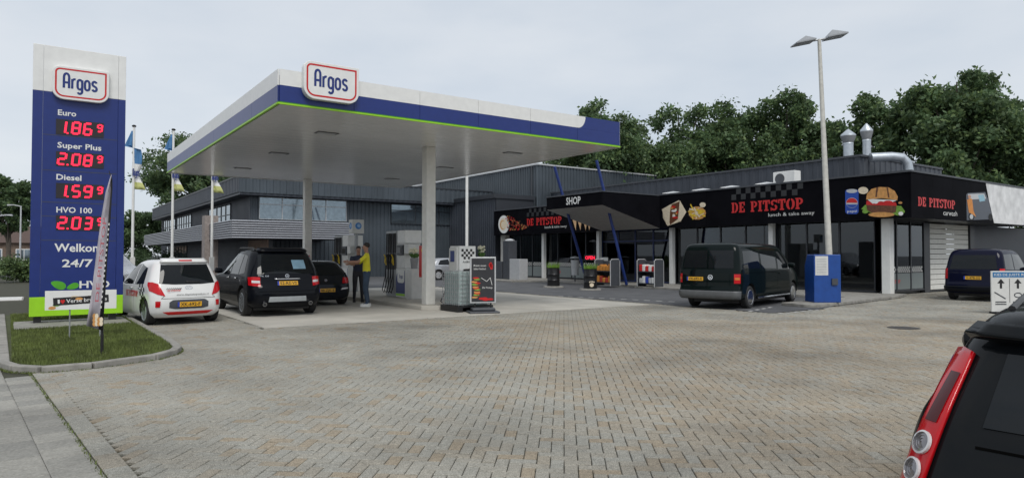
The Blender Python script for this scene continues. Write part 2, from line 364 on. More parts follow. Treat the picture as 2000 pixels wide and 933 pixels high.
# --- pavement of concrete slabs with an edging course
walkm = stone_mat('slab_stone', (.30, .29, .26), (.235, .23, .21), .16, 60)
wb = MB(); wb.poly([(-2.6, -2, -.018), (1.2, -2, -.018), (-.05, 11.5, -.018), (-.6, 60, -.018), (-2.6, 60, -.018)]); walk = struct(wb.build('pavement', soil))
TV = []
for i in range(5):
    me = bpy.data.meshes.new('paving_slab'); a = .147
    me.from_pydata([(p[0]*.294/.203, p[1]*.294/.098, p[2]) for p in brick_verts(.21, .105)], [], BF); me.materials.append(walkm)
    me.attributes.new('tint', 'FLOAT', 'FACE').data.foreach_set('value', [i/4]*len(BF)); TV.append(me)
wang = math.atan2(edge_dir.y, edge_dir.x); wn = Vector((-edge_dir.y, edge_dir.x, 0)); wn = wn if wn.x < 0 else -wn
cnt = 0
for i in range(-34, 34):
    for j in range(9):
        p = e0+edge_dir*(i*.3+.15*(j % 2))+wn*(-.012+.15+j*.3)
        d = p.x*math.cos(YAW)+p.y*math.sin(YAW); l = p.x*math.sin(YAW)-p.y*math.cos(YAW)
        if d < 1.8 or l < -.80*d-.3 or (p.y > 11.0 and p.x > -.42) or cnt > 295: continue
        o = bpy.data.objects.new('paving_slab', random.choice(TV)); COL.objects.link(o); o.parent = walk; o.location = (p.x, p.y, random.uniform(-.002, .003)); o.rotation_euler = (0, 0, wang+random.gauss(0, .004)); cnt += 1
for i in range(-2, 60):
    p = e0+edge_dir*(i*.213)-wn*.105
    if p.x*math.cos(YAW)+p.y*math.sin(YAW) < 2: continue
    o = bpy.data.objects.new('edging_brick', VAR[random.choice((0, 0, 1, 2, 6))]); COL.objects.link(o); o.parent = walk; o.location = (p.x, p.y, .002); o.rotation_euler = (0, 0, wang); o.scale = (1, 1.7, 1)
gr = MB(); gr.box(-1.35, 29.2, -.02, -.35, 31.6, .004)
gr = struct(gr.build('ribbed_crossing', kerbm))
for i in range(8): MB().box(-1.3, 29.35+i*.28, .004, -.4, 29.47+i*.28, .016).build('rib', white, gr)
# --- traffic islands
def kerb_line(parent, pts, w=.13, h=.085, piece=.9, z0=-.05):
    P = [Vector((p[0], p[1], 0)) for p in pts]; out = []
    for a, b in zip(P[:-1], P[1:]):
        n = max(1, round((b-a).length/piece)); d = (b-a)/n; u = d.normalized(); q = Vector((-u.y, u.x, 0))*w/2
        for i in range(n):
            s, e = a+d*i+u*.004, a+d*(i+1)-u*.004
            MB().prism([(s-q)[:2], (e-q)[:2], (e+q)[:2], (s+q)[:2]], z0, h).build('kerb_stone', kerbm, parent, bevel=.015)
sgn_is = struct(MB().prism([(p[0], p[1]) for p in ISLAND], -.04, .055).build('grass_bed', mat('bed_soil', (.05, .06, .02), .95, var=.3)))
kerb_line(sgn_is, [(-.70, 21.5)]+ISLAND[:8]+[(1.85, 18.8), (1.75, 21.5)])
MB().prism([(-.35, 16.9), (1.75, 17.2), (1.72, 18.9), (-.4, 18.8)], .05, .085).build('footing_slab', kerbm, sgn_is)
def grass(name, poly, n, z, hmin, hmax, m, parent=None, hole=None):
    xs = [p[0] for p in poly]; ys = [p[1] for p in poly]; V = []; Fc = []
    while len(Fc) < n:
        x, y = random.uniform(min(xs), max(xs)), random.uniform(min(ys), max(ys))
        if not in_poly(x, y, poly) or (hole and in_poly(x, y, hole)): continue
        a = random.random()*6.283; h = random.uniform(hmin, hmax); w = .006; k = len(V); l = random.uniform(0, .03)
        V += [(x-w*math.cos(a), y-w*math.sin(a), z), (x+w*math.cos(a), y+w*math.sin(a), z), (x+l*math.sin(a), y+l*math.cos(a), z+h)]; Fc.append((k, k+1, k+2))
    me = bpy.data.meshes.new(name); me.from_pydata(V, [], Fc); me.materials.append(m); o = bpy.data.objects.new(name, me); COL.objects.link(o); return stuff(o)
grm = mat('grass_blade', (.105, .135, .03), .7, var=.5, scale=3)
cx_, cy_ = sum(p[0] for p in ISLAND)/len(ISLAND), sum(p[1] for p in ISLAND)/len(ISLAND)
go = grass('grass', [(cx_+(x-cx_)*.93, cy_+(y-cy_)*.97) for x, y in ISLAND], 46000, .05, .02, .085, grm, hole=[(-.35, 16.9), (1.75, 17.2), (1.72, 18.9), (-.4, 18.8)])
tag(go, 'short green lawn in the kerbed bed under the price pylon', 'grass')
weed = []
for p_, q_ in zip(ISLAND[:7], ISLAND[1:8]):
    dx_, dy_ = q_[0]-p_[0], q_[1]-p_[1]; l_ = math.hypot(dx_, dy_); nx_, ny_ = dy_/l_, -dx_/l_
    weed.append([(p_[0]+nx_*.06, p_[1]+ny_*.06), (q_[0]+nx_*.06, q_[1]+ny_*.06), (q_[0]+nx_*.10, q_[1]+ny_*.10), (p_[0]+nx_*.10, p_[1]+ny_*.10)])
ea, eb = e0-wn*.01, e1-wn*.01
weed.append([(ea.x, ea.y), (eb.x, eb.y), (eb.x+wn.x*.03, eb.y+wn.y*.03), (ea.x+wn.x*.03, ea.y+wn.y*.03)])
wo_ = [grass('joint_weeds', w__, 140 if i_ < 7 else 500, -.01, .01, .045, grm) for i_, w__ in enumerate(weed)]
for o_ in wo_: o_.parent = pave
pump_is = struct(MB().prism([(9.0, 17.2), (9.4, 16.9), (11.1, 16.9), (11.5, 17.2), (11.5, 29), (9.0, 29)], 0, .13).build('pump_island', concrete, bevel=.02))
sh_is = struct(MB().prism([(19.1, 11.15), (18.95, 11.5), (19.1, 12.35), (23.5, 12.6), (23.5, 23), (27.2, 23), (27.2, 12.3), (25.8, 11.95)], 0, .10).build('kerbed_pavement', kerbm, bevel=.015))
struct(MB().prism([(24.2, 23.05), (27.2, 23.05), (27.2, 39.5), (22.6, 39.5), (22.6, 32), (24.2, 31)], 0, .10).build('shop_pavement', kerbm, bevel=.015))
for nm, ax, ay, bx, by, n in (('bay_marking', 1463, 608, 1512, 599, 4), ('bay_marking', 1520, 613, 1606, 604, 6), ('bay_marking', 1090, 578, 1330, 590, 11)):
    a, b = gp(ax, ay), gp(bx, by); d = (b-a)/n; q = Vector((-d.y, d.x, 0)).normalized()*.05; mb = MB()
    for i in range(n):
        s, e = a+d*i, a+d*(i+.5); mb.poly([(*(s-q)[:2], .009), (*(e-q)[:2], .009), (*(e+q)[:2], .009), (*(s+q)[:2], .009)])
    struct(mb.build(nm, offwhite))
mh = struct(MB().lathe([(.32, -.02), (.32, .006), (.0, .008)], 24, tuple(gp(1765, 640))).build('manhole_cover', mat('iron', (.06, .055, .05), .6, .5)))
# ================================================================ PRICE PYLON
PY = 18.1; PX0, PX1 = -.115, 1.67
py = thing('price_pylon', 'tall blue and white fuel price pylon with red digits on the lawn', 'sign', (.78, PY+.2, .085))
def PL(mb, name, m, **k):
    for i, v in enumerate(mb.v): mb.v[i] = (v[0]-py.location.x, v[1]-py.location.y, v[2]-py.location.z)
    return mb.build(name, m, py, **k)
zb, zg, zw, zt = .23, .66, 5.22, 6.25
PL(MB().box(PX0, PY, zb, PX1, PY+.4, zg-.003), 'green_base', lime, bevel=.01)
for i, (a, b) in enumerate(((PX0, PX0+.19), (PX0+.193, PX1-.153), (PX1-.15, PX1))):
    PL(MB().box(a, PY, zg, b, PY+.4, zw-.003), 'blue_panel', blue, bevel=.006)
    PL(MB().box(a, PY, zw, b, PY+.4, zt), 'white_panel', white, bevel=.006)
for x in (PX0+.15, PX1-.2): PL(MB().box(x-.07, PY+.08, .085, x+.07, PY+.32, zb), 'foot', black)
PF = Frame((-py.location.x, PY-py.location.y, -py.location.z), (1, 0, 0), (0, 0, 1))
def pu(x, y): p = onY(x, y, PY); return p.x, p.z
for yy in (232, 300, 361, 424, 470): 
    z = pu(150, yy+36)[1] if yy < 420 else pu(150, yy)[1]
    flat('panel_joint', PF, [([(PX0+.2, z), (PX1-.16, z), (PX1-.16, z+.012), (PX0+.2, z+.012)], 0, 0)], dgrey, py)
def shield(parent, fr, x0, y0, x1, y1, depth=.12):
    w, h = x1-x0, y1-y0; r = .2*h; rad = (r*1.5, r*1.5, .01, r)
    p = rrect(x0, y0, x1, y1, rad); mb = MB(); n = len(p)
    mb.add([fr(a, b, .0) for a, b in p]+[fr(a, b, depth) for a, b in p], [tuple(range(n)), tuple(range(n, 2*n))]+[(i, (i+1) % n, n+(i+1) % n, n+i) for i in range(n)])
    b = mb.build('logo_box', white, parent, bevel=.01)
    m1, m2 = .07*h, .115*h
    q1 = rrect(x0+m1, y0+m1, x1-m1, y1-m1, [max(.005, v-m1) for v in rad]); q2 = rrect(x0+m2, y0+m2, x1-m2, y1-m2, [max(.004, v-m2) for v in rad])
    flat('logo_border', fr, [([q1[i], q1[(i+1) % len(q1)], q2[(i+1) % len(q2)], q2[i]], 0, 0) for i in range(len(q1))], red, b, depth+.003)
    flat('lettering', fr, [(s, 0, i*.00002) for i, s in enumerate(argos(x0+.2*w, y0+.34*h, .58*w, .44*h, .062*h))], blue, b, depth+.003)
a, b = pu(101, 193), (pu(213, 140)[0], pu(101, 128)[1]); shield(py, PF, a[0], a[1], b[0], b[1])
for s, x0, x1, yb, h in (('Euro', 113, 149, 224.5, 11), ('Super Plus', 112, 198, 288, 11), ('Diesel', 110, 159, 350.5, 11), ('HVO 100', 110, 180, 414.5, 11), ('Welkom', 106, 199, 491, 16), ('24/7', 121, 181, 521, 15), ('HVO', 155, 214, 562, 14)):
    a, b = pu(x0, yb), pu(x1, yb); text('lettering', s, PF, a[0], a[1], b[0], h*.0112, white, py, bold=.02)
dark_led = mat('display_black', (.02, .016, .018), .3)
for s, y0, y1 in (('1869', 232, 262), ('2089', 295, 324), ('1599', 357, 386.5), ('2039', 420, 449.5)):
    a = pu(109, y1); b = (pu(203, y0)[0], pu(109, y0)[1]); w, h = b[0]-a[0], b[1]-a[1]
    d = flat('price_display', PF, [([(a[0], a[1]), (b[0], a[1]), (b[0], b[1]), (a[0], b[1])], 0, 0)], dark_led, py, .008)
    t = .042; DG = []
    for i, c in enumerate(s[:3]): DG += [[[(u+.10*(v-a[1]), v) for u, v in q] for q in seven(c, a[0]+.03+i*.225+(.04 if i else 0), a[1]+.045, .135, h-.09, t)]]
    DG += [[[(u+.10*(v-a[1]), v) for u, v in q] for q in seven(s[3], a[0]+.775, a[1]+.14, .085, h-.19, t*.8)]]
    DG[0] += [[(a[0]+.20, a[1]+.025), (a[0]+.235, a[1]+.025), (a[0]+.235, a[1]+.06), (a[0]+.20, a[1]+.06)]]
    [flat('digit', PF, [(q, 0, i*.00002) for i, q in enumerate(P)], led, d, .012) for P in DG]
def leaf2(cx, cy, w, h, ang):
    p = [(-w/2*math.cos(t)*1.0, h/2*math.sin(t)*(1-.3*math.cos(t))) for t in [i*math.pi/9 for i in range(18)]]
    return [(cx+u*math.cos(ang)-v*math.sin(ang), cy+u*math.sin(ang)+v*math.cos(ang)) for u, v in p]
a, b = pu(114, 556), pu(142, 557); flat('leaf_emblem', PF, [(leaf2(a[0], a[1], .30, .17, R(-25)), 0, 0), (leaf2(b[0], b[1]-.02, .24, .13, R(20)), 0, .001)], mat('leaf_green', (.08, .36, .02), .4), py)
# feather banner and slogan board on the lawn
q = gp(199, 690, .06); fb = thing('feather_banner', 'narrow grey feather banner on a black pole in front of the price pylon', 'banner', q)
top = atD(213, 338, 10.75).z
pole = [(0, 0, 0), (0, 0, .5), (.03, 0, 1.2), (.07, 0, 2.0), (.10, 0, 2.55), (.10, 0, top-.2), (.06, 0, top-.06)]
MB().tube(pole, [.018, .016, .014, .012, .01, .008, .006]).build('pole', black, fb, True)
MB().tube([(0, 0, -.02), (0, 0, .3)], .022).build('ground_spike', black, fb)
clothm = mat('banner_grey', (.44, .41, .45), .8, var=.3, scale=3); bl_cloth = mat('banner_black', (.02, .02, .024), .8)
rt = [(.0, .36), (.03, .9), (.055, 1.5), (.09, 2.1), (.11, 2.5), (.10, top-.15)]; lf = [(-.21, .44), (-.15, .9), (-.09, 1.5), (-.03, 2.1), (.02, 2.5), (.085, top-.12)]
mb = MB(); nb = []
for i in range(5):
    for j in range(4):
        def pt(r, t): 
            a = np.array(lf[r]); b = np.array(rt[r]); p = a+(b-a)*t; return (p[0], .05*math.sin(t*5+r*.9), p[1])
        mb.add([pt(i, j/4), pt(i, (j+1)/4), pt(i+1, (j+1)/4), pt(i+1, j/4)], [(0, 1, 2, 3)], 1 if j == 3 else 0)
bcl = mb.build('cloth', [clothm, bl_cloth], fb, True)
sl = bcl.modifiers.new('s', 'SOLIDIFY'); sl.thickness = .006
FF = Frame((0, -.07, 0), (.07, 0, 1), (-1, 0, .07))
text('lettering', 'DE PITSTOP', FF, .8, .115, 2.1, .05, mat('banner_red', (.40, .10, .12), .8), fb)
stuff(flat('checker_print', FF, [([(.7+i*.08, .068), (.735+i*.08, .068), (.735+i*.08, .084), (.7+i*.08, .084)], 0, 0) for i in range(17)], offwhite, fb, .005))
flat('food_print', Frame((0, -.06, 0), (1, 0, 0), (0, 0, 1)), [(ell(-.11+.03*(i % 4), .47+.06*(i//4), .025, .04, 8), i % 2, i*.0001) for i in range(10)], [bunm, cream], fb, .004)
q = (gp(137, 662, .06)+gp(178, 655, .06))/2; sb = thing('slogan_board', 'white slogan board on two thin stakes in the lawn', 'sign', q, R(-8))
MB().box(-.56, -.012, .52, .56, .012, .87).build('panel', white, sb)
for x in (-.18, .30): MB().tube([(x, .02, -.02), (x, .02, .55)], .012).build('stake', grey, sb)
SF = Frame((0, -.013, 0), (1, 0, .05), (-.05, 0, 1))
flat('black_band', SF, [([(-.40, .62), (.47, .62), (.47, .76), (-.40, .76)], 0, 0)], black, sb, .003)
text('lettering', 'I', SF, -.33, .655, -.30, .07, white, sb, bold=.02); text('lettering', 'Verse broodjes', SF, -.20, .655, .44, .07, white, sb, bold=.01)
flat('heart', SF, [([(-.255, .64), (-.22, .685), (-.225, .715), (-.245, .72), (-.255, .705), (-.265, .72), (-.285, .715), (-.29, .685)], 0, 0)], red, sb, .005)
flat('sandwich_print', SF, [(ell(-.42+i*.07, .58+.03*(i % 3)+.022*i, .06, .03, 10), i % 3, i*.0002) for i in range(7)], [bunm, leafm, cream], sb, .002)
# ================================================================ CANOPY
CX0, CX1, CY0, CY1, CZ0, CZ1 = 4.15, 14.1, 14.4, 29.1, 4.77, 5.52
cn = thing('forecourt_canopy', 'flat white canopy with blue and white edge over the fuel pumps', 'canopy', (9.5, 17.7, .13))
def CN(mb, name, m, **k):
    for i, v in enumerate(mb.v): mb.v[i] = (v[0]-9.5, v[1]-17.7, v[2]-.13)
    return mb.build(name, m, cn, **k)
soff = mat('soffit_white', (.86, .85, .82), .25, var=.06, scale=.6, coat=.8)
soff.node_tree.nodes['Principled BSDF'].inputs['Coat Roughness'].default_value = .18
n = 33
for i in range(n):
    y0 = CY0+.05+i*(CY1-CY0-.1)/n; CN(MB().box(CX0+.05, y0, CZ0+.02, CX1-.05, y0+(CY1-CY0-.1)/n-.012, CZ0+.05), 'soffit_panel', soff)
CN(MB().box(CX0+.04, CY0+.04, CZ0+.051, CX1-.04, CY1-.04, CZ1-.1), 'deck', dgrey)
zbl, zwl = CZ0+.06, CZ0+.41
npx = 5; npy = 6
def face(a, b, fixed, axis, n, tail=False):
    for i in range(n):
        s, e = a+(b-a)*i/n+.004, a+(b-a)*(i+1)/n-.004
        for z0, z1, m, nm in ((zbl, zwl-.002, blue, 'blue_edge_panel'), (zwl, CZ1, white, 'white_edge_panel')):
            if tail and nm[0] == 'w' and i == n-1: m = blue; nm = 'blue_edge_panel'
            t = .03; bx_ = (s, fixed-t, z0, e, fixed, z1) if axis == 'x' else (fixed-t, s, z0, fixed, e, z1)
            CN(MB().box(*bx_), nm, m)
    for z0, z1, m, o in ((CZ0, CZ0+.032, lime, .02), (CZ0+.034, CZ0+.058, mat('dark_green', (.05, .22, .01), .4), .0)):  # lime strip, with a darker green strip set back above it
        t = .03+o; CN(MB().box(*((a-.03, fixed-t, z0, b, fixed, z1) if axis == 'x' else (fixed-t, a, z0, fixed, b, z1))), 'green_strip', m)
face(CX0, CX1, CY0, 'x', 6, True); face(CY0+.002, CY1, CX0, 'y', 7)
CN(MB().box(CX1, CY0, CZ0, CX1+.03, CY1, CZ1), 'end_panel', white); CN(MB().box(CX0, CY1, CZ0, CX1, CY1+.03, CZ1), 'back_panel', white)
CF = Frame((-9.5, CY0-.03-17.7, -.13), (1, 0, 0), (0, 0, 1))
e_ = CX0+(CX1-CX0)*5/6
flat('swoosh', CF, [([(e_-.01, zwl)]+[(e_+.02+.28*math.sin(t), CZ1-.002-.338*math.cos(t)) for t in [i*math.pi/2/8 for i in range(9)]]+[(e_-.01, CZ1-.002)], 0, 0)], white, cn, .003)
def cu(x, y): p = onY(x, y, CY0-.15); return p.x, p.z
a, b = cu(592, 191), (cu(700, 133)[0], cu(592, 117)[1]); shield(cn, Frame((-9.5, CY0-.03-17.7, -.13), (1, 0, 0), (0, 0, 1)), a[0], a[1], b[0], b[1], .16)
colm = mat('column_paint', (.72, .71, .67), .5, var=.06)
for (x, y) in ((9.5, 17.7), (9.35, 28.2)):
    c = CN(MB().box(x-.15, y-.15, .13, x+.15, y+.15, CZ0+.02), 'column', colm, bevel=.012)
for (x, y) in ((6.2, 17.2), (6.2, 21.5), (6.2, 26), (12.2, 17.2), (12.2, 21.5), (12.2, 26)):
    l_ = CN(MB().box(x-.28, y-.16, CZ0+.005, x+.28, y+.16, CZ0+.019), 'recessed_light', dgrey); CN(MB().box(x-.24, y-.12, CZ0+.0, x+.24, y+.12, CZ0+.004), 'lens', lgrey)
# ================================================================ BUILDINGS
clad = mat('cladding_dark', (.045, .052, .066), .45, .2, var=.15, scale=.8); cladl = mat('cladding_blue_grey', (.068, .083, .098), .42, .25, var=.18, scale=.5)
trimd = mat('trim_dark', (.03, .033, .04), .4)
def corr(name, a, b, z0, z1, pitch, depth, m, parent, nrm):
    """trapezoid profile wall from a to b (xy), ribs vertical"""
    a, b, nrm = Vector(a), Vector(b), Vector(nrm); d = b-a; n = max(1, int(d.length/pitch)); u = d/n; P = []
    for i in range(n): P += [a+u*i, a+u*(i+.4), a+u*(i+.5)+nrm*depth, a+u*(i+.9)+nrm*depth]
    P.append(b); k = len(P); mb = MB(); mb.add([(p.x, p.y, z0) for p in P]+[(p.x, p.y, z1) for p in P], [(i, i+1, k+i+1, k+i) for i in range(k-1)])
    return mb.build(name, m, parent)
off = thing('office_building', 'dark grey two storey office with ribbed silver awning behind the canopy', 'building', (0, 0, 0))
OX, OY, OX1, OY1 = 11.43, 45.8, 29.8, 84
MB().box(OX+.1, OY+.1, 0, OX1, OY1, 6.0).build('core', trimd, off)
corr('front_cladding', (OX, OY), (OX1, OY), .0, 5.5, .30, .05, cladl, off, (0, -1)); corr('side_cladding', (OX, OY1), (OX, OY), 0, 5.5, .3, .05, clad, off, (-1, 0))
MB().box(OX-.9, OY-.9, 5.45, OX1, OY1+.5, 5.62).build('eave_soffit', clad, off)
corr('roof_edge', (OX-.95, OY-.95), (OX1, OY-.95), 5.6, 6.6, .42, .04, cladl, off, (0, -1)); corr('roof_edge', (OX-.95, OY1), (OX-.95, OY-.95), 5.6, 6.6, .42, .04, clad, off, (-1, 0))
MB().box(OX-.94, OY-.94, 6.0, OX1, OY1, 6.58).build('roof', dgrey, off); MB().box(OX-1.02, OY-1.02, 6.6, OX1, OY1, 6.68).build('roof_trim', trimd, off)
skyglass = mat('office_glass', (.22, .27, .31), .04, .8, var=.15)
def window(parent, a, b, z0, z1, nrm, cols, rows, gm=skyglass, fm=trimd, t=.06, rowz=None):
    a, b, nrm = Vector((*a, 0)), Vector((*b, 0)), Vector((*nrm, 0)); d = b-a; L_ = d.length; u = d/L_; fr = Frame(a, u, (0, 0, 1)); sg = 1 if fr.w.dot(nrm) > 0 else -1
    def bar(s0, s1, h0, h1, o0, o1, nm, mm, par):
        mb = MB(); vs = [fr(s, h, o*sg) for o in (o0, o1) for h in (h0, h1) for s in (s0, s1)]
        mb.add(vs, [(0, 1, 3, 2), (4, 6, 7, 5), (0, 4, 5, 1), (2, 3, 7, 6), (0, 2, 6, 4), (1, 5, 7, 3)]); return mb.build(nm, mm, par)
    W_ = bar(0, L_, z0, z1, .062, .070, 'window', fm, parent) if gm is skyglass else bar(0, L_, z0, z0+t, .02, .09, 'window', fm, parent)
    xs = [L_*i/cols for i in range(cols+1)]; zs = rowz or [z0+(z1-z0)*i/rows for i in range(rows+1)]
    for i in range(cols):
        for j in range(len(zs)-1): bar(xs[i]+t/2, xs[i+1]-t/2, zs[j]+t/2, zs[j+1]-t/2, .074, .080, 'pane', gm, W_)
    for x in xs: bar(max(0, x-t/2), min(L_, x+t/2), z0, z1, .071, .12, 'mullion', fm, W_)
    for z in zs: bar(0, L_, max(z0, z-t/2), min(z1, z+t/2), .071, .117, 'transom', fm, W_)
    return W_
window(off, (11.95, OY), (17.95, OY), 3.95, 5.42, (0, -1), 4, 2, fm=lgrey, rowz=[3.95, 4.95, 5.42]); window(off, (21.4, OY), (27.4, OY), 3.9, 5.35, (0, -1), 3, 2, rowz=[3.9, 4.9, 5.35])
for y0, n_ in ((51.0, 5), (66, 6), (74.5, 6)): window(off, (OX, y0+7.5), (OX, y0), 3.7, 5.3, (-1, 0), n_, 2)
window(off, (OX, 80), (OX, 68), .2, 2.5, (-1, 0), 8, 2)
silv = mat('ribbed_silver', (.36, .37, .40), .35, .6, var=.08)
BX, BY, BZ0, BZ1 = 9.0, 40.15, 2.52, 3.6
aw = MB().box(BX+.05, BY+.05, BZ0+.04, 16.2, OY-.1, BZ1-.08).build('awning', trimd, off); MB().box(BX+.05, OY-.1, BZ0+.04, OX-.1, 77.5, BZ1-.08).build('awning', trimd, off)
for i in range(8):
    z = BZ0+i*(BZ1-BZ0)/8; h = (BZ1-BZ0)/8
    mb = MB(); mb.tube([(BX, BY, z+h/2), (16.25, BY, z+h/2)], h*.40, 8); mb.build('awning_rib', silv, off, True)
    mb = MB(); mb.tube([(BX, BY, z+h/2), (BX, 77.6, z+h/2)], h*.40, 8); mb.build('awning_rib', silv, off, True)
wood = mat('timber', (.20, .135, .10), .7, var=.3, scale=2)
MB().box(8.7, 46.0, 0, 9.5, 46.9, 4.1).build('timber_pier', mat('timber_grey', (.27, .23, .21), .7, var=.2), off)
for i in range(9): MB().box(11.3-.02, 41.3+i*.5, 0, 11.36, 41.3+i*.5+.48, BZ0).build('timber_board', wood, off)
MB().box(11.36, 41.3, 0, 11.6, 45.8, BZ0).build('entrance_wall', trimd, off)
# hall
hall = thing('industrial_hall', 'tall blue grey corrugated hall rising behind the shop', 'building', (0, 0, 0))
HX, HY_, HZ = 30.0, 39.1, 8.2
MB().box(HX+.1, HY_+.1, 0, 62, 75, HZ-.1).build('core', trimd, hall)
corr('front_cladding', (HX, 75), (HX, HY_), 0, HZ, .30, .06, cladl, hall, (-1, 0)); corr('side_cladding', (HX, HY_), (62, HY_), 0, HZ, .3, .06, cladl, hall, (0, -1))
MB().box(HX-.12, HY_-.12, HZ, 62, 75, HZ+.1).build('roof_trim', lgrey, hall)
MB().tube([(HX-.12, HY_+.6, .2), (HX-.12, HY_+.6, HZ)], .05).build('downpipe', dgrey, hall)
for y in (42.2, 41.2): MB().tube([(HX-.5, y, 3.6), (HX-.5, y, 6.1)], .05).build('vent_pipe', lgrey, hall)
lw = thing('link_building', 'plain dark clad link wall between office and shop', 'building', (0, 0, 0))
corr('cladding', (26.4, 39.3), (26.4, 45.7), 0, 5.6, .25, .03, clad, lw, (-1, 0)); MB().box(26.45, 39.3, 0, 29.8, 45.7, 5.6).build('core', trimd, lw); MB().box(26.25, 39.2, 5.6, 29.8, 45.7, 5.9).build('roof_edge', trimd, lw)
# shop
shop = thing('shop_building', 'low black shop with food pictures on its fascia and glass front', 'shop', (0, 0, 0))
FX, FY, FZ0, FZ1, FY1 = 26.0, 11.6, 2.95, 4.62, 38.9
GX = 27.0; GY = 13.2
for i in range(9):
    y0 = FY+(FY1-FY)*i/9; MB().box(FX, y0+.006, FZ0, FX+.06, y0+(FY1-FY)/9-.006, FZ1).build('fascia_panel', gloss, shop)
for i in range(7):
    x0 = FX+.003+i*1.75; MB().box(x0, FY-.06, FZ0, x0+1.744, FY-.002, FZ1-.0).build('fascia_panel', gloss, shop)
MB().box(FX+.061, FY, FZ0+.05, 38.2, FY1, FZ0+.2).build('soffit', trimd, shop); MB().box(FX+.061, FY, FZ0+.2, 44, FY1, FZ1-.05).build('roof', dgrey, shop)
MB().box(FX-.04, FY-.1, FZ1, FX+.1, FY1, FZ1+.07).build('roof_trim', dgrey, shop); MB().box(FX+.1, FY-.1, FZ1, 38.2, FY+.05, FZ1+.07).build('roof_trim', dgrey, shop)
yu_ = lambda x, y: (onY(x, y, FY-.06).x, onY(x, y, FY-.06).z)
whp = mat('worn_white', (.70, .70, .70), .6, var=.2, scale=2)
ws = MB(); wq = [yu_(1925, 374), yu_(1931, 400), yu_(1941, 437)]; wx = [q_[0] for q_ in wq]
ws.add([(x_, FY-.075, z_) for x_, z_ in ((wx[0], FZ1), (wx[1], 3.9), (wx[2], FZ0), (38.25, FZ0), (38.25, FZ1))]+[(x_, FY-.061, z_) for x_, z_ in ((wx[0], FZ1), (wx[1], 3.9), (wx[2], FZ0), (38.25, FZ0), (38.25, FZ1))], [(0, 1, 2, 3, 4), (9, 8, 7, 6, 5)]+[(i, (i+1) % 5, 5+(i+1) % 5, 5+i) for i in range(5)]); ws.build('white_sheet', whp, shop)
MB().box(38.3, FY-.06, FZ0, 46, FY+.1, 3.75).build('white_band', whp, shop); MB().box(38.3, FY+.2, 3.75, 46, FY+.4, 4.6).build('band_back', trimd, shop)
T2X, T2Y, T2Z = 31.0, 15.95, 6.12
MB().box(T2X+.1, T2Y+.1, 4.4, 39.4, 38.8, T2Z-.05).build('upper_core', trimd, shop)
corr('upper_cladding', (T2X, 38.8), (T2X, T2Y), 4.4, T2Z, .5, .03, clad, shop, (-1, 0)); corr('upper_cladding', (T2X, T2Y), (39.4, T2Y), 4.4, T2Z, .5, .03, clad, shop, (0, -1))
MB().box(T2X-.08, T2Y-.08, T2Z, 39.4, 38.8, T2Z+.1).build('roof_trim', dgrey, shop)
floor_m = mat('shop_floor', (.12, .12, .12), .4); inner = mat('shop_inner', (.10, .09, .085), .8, var=.4, scale=.6)
MB().box(GX+.1, GY+.1, .0, 34, 38.8, .11).build('floor', floor_m, shop); MB().box(33, GY+.1, .11, 33.2, 38.8, FZ0+.05).build('back_wall', inner, shop)
MB().box(GX+.05, 38.6, 0, 33, 38.8, FZ0).build('end_wall', inner, shop)
def col_w(x, y, w=.22): MB().box(x-w/2, y-w/2, .10, x+w/2, y+w/2, FZ0+.05).build('white_post', white, shop, bevel=.01)
for y in (34.15, 28.95, 23.45, 17.7): col_w(26.7, y)
col_w(26.75, 12.75, .32)
bl_fr = mat('frame_blue', (.012, .025, .10), .4); brw = mat('brick_white', (.52, .51, .48), .7, var=.15)
for (ya, yb, n_, fm) in ((38.3, 34.3, 3, trimd), (34.3, 29.0, 4, trimd), (28.9, 23.6, 4, bl_fr), (23.4, 17.8, 4, trimd), (17.6, GY+.1, 3, trimd)):
    window(shop, (GX, ya), (GX, yb), .12, FZ0+.04, (-1, 0), n_, 1, gm=glassm, fm=fm, t=.07, rowz=[.12, 2.35, FZ0+.04] if fm is bl_fr else None)
window(shop, (GX, GY), (30.6, GY), .12, FZ0+.04, (0, -1), 3, 1, gm=glassm, fm=trimd, t=.07)
for zi in range(22):
    for k in range(2): MB().box(26.55, 38.32+k*.28, .11+zi*.13, 26.98, 38.32+k*.28+.27, .11+zi*.13+.118).build('white_brick', brw, shop)
MB().box(26.57, 38.33, .1, 26.97, 38.87, FZ0).build('brick_core', kerbm, shop)
for zi in range(13): MB().box(31.2, GY-.03, .1+zi*.22, 35.2, GY+.02, .1+zi*.22+.20).build('roller_slat', mat('roller_white', (.76, .75, .70), .5, var=.06), shop, bevel=.01)
MB().box(30.65, GY-.1, .0, 31.15, GY+.2, FZ0).build('door_jamb', trimd, shop); MB().box(35.25, GY-.1, 0, 35.7, GY+.2, FZ0).build('door_jamb', trimd, shop); MB().box(35.7, GY+.4, 0, 48, GY+.6, 3.0).build('side_wall', clad, shop)
film = glass_mat('frosted_film'); ft = film.node_tree; ft.nodes['Fresnel'].inputs[0].default_value = 1.02; ft.nodes['Transparent BSDF'].inputs[0].default_value = (.55, .58, .58, 1)
dfm = ft.nodes.new('ShaderNodeBsdfDiffuse'); dfm.inputs[0].default_value = (.5, .56, .56, 1); mf = ft.nodes.new('ShaderNodeMixShader'); mf.inputs[0].default_value = .45
ft.links.new(ft.nodes['Mix Shader'].outputs[0], mf.inputs[1]); ft.links.new(dfm.outputs[0], mf.inputs[2]); ft.links.new(mf.outputs[0], ft.nodes['Material Output'].inputs[0])
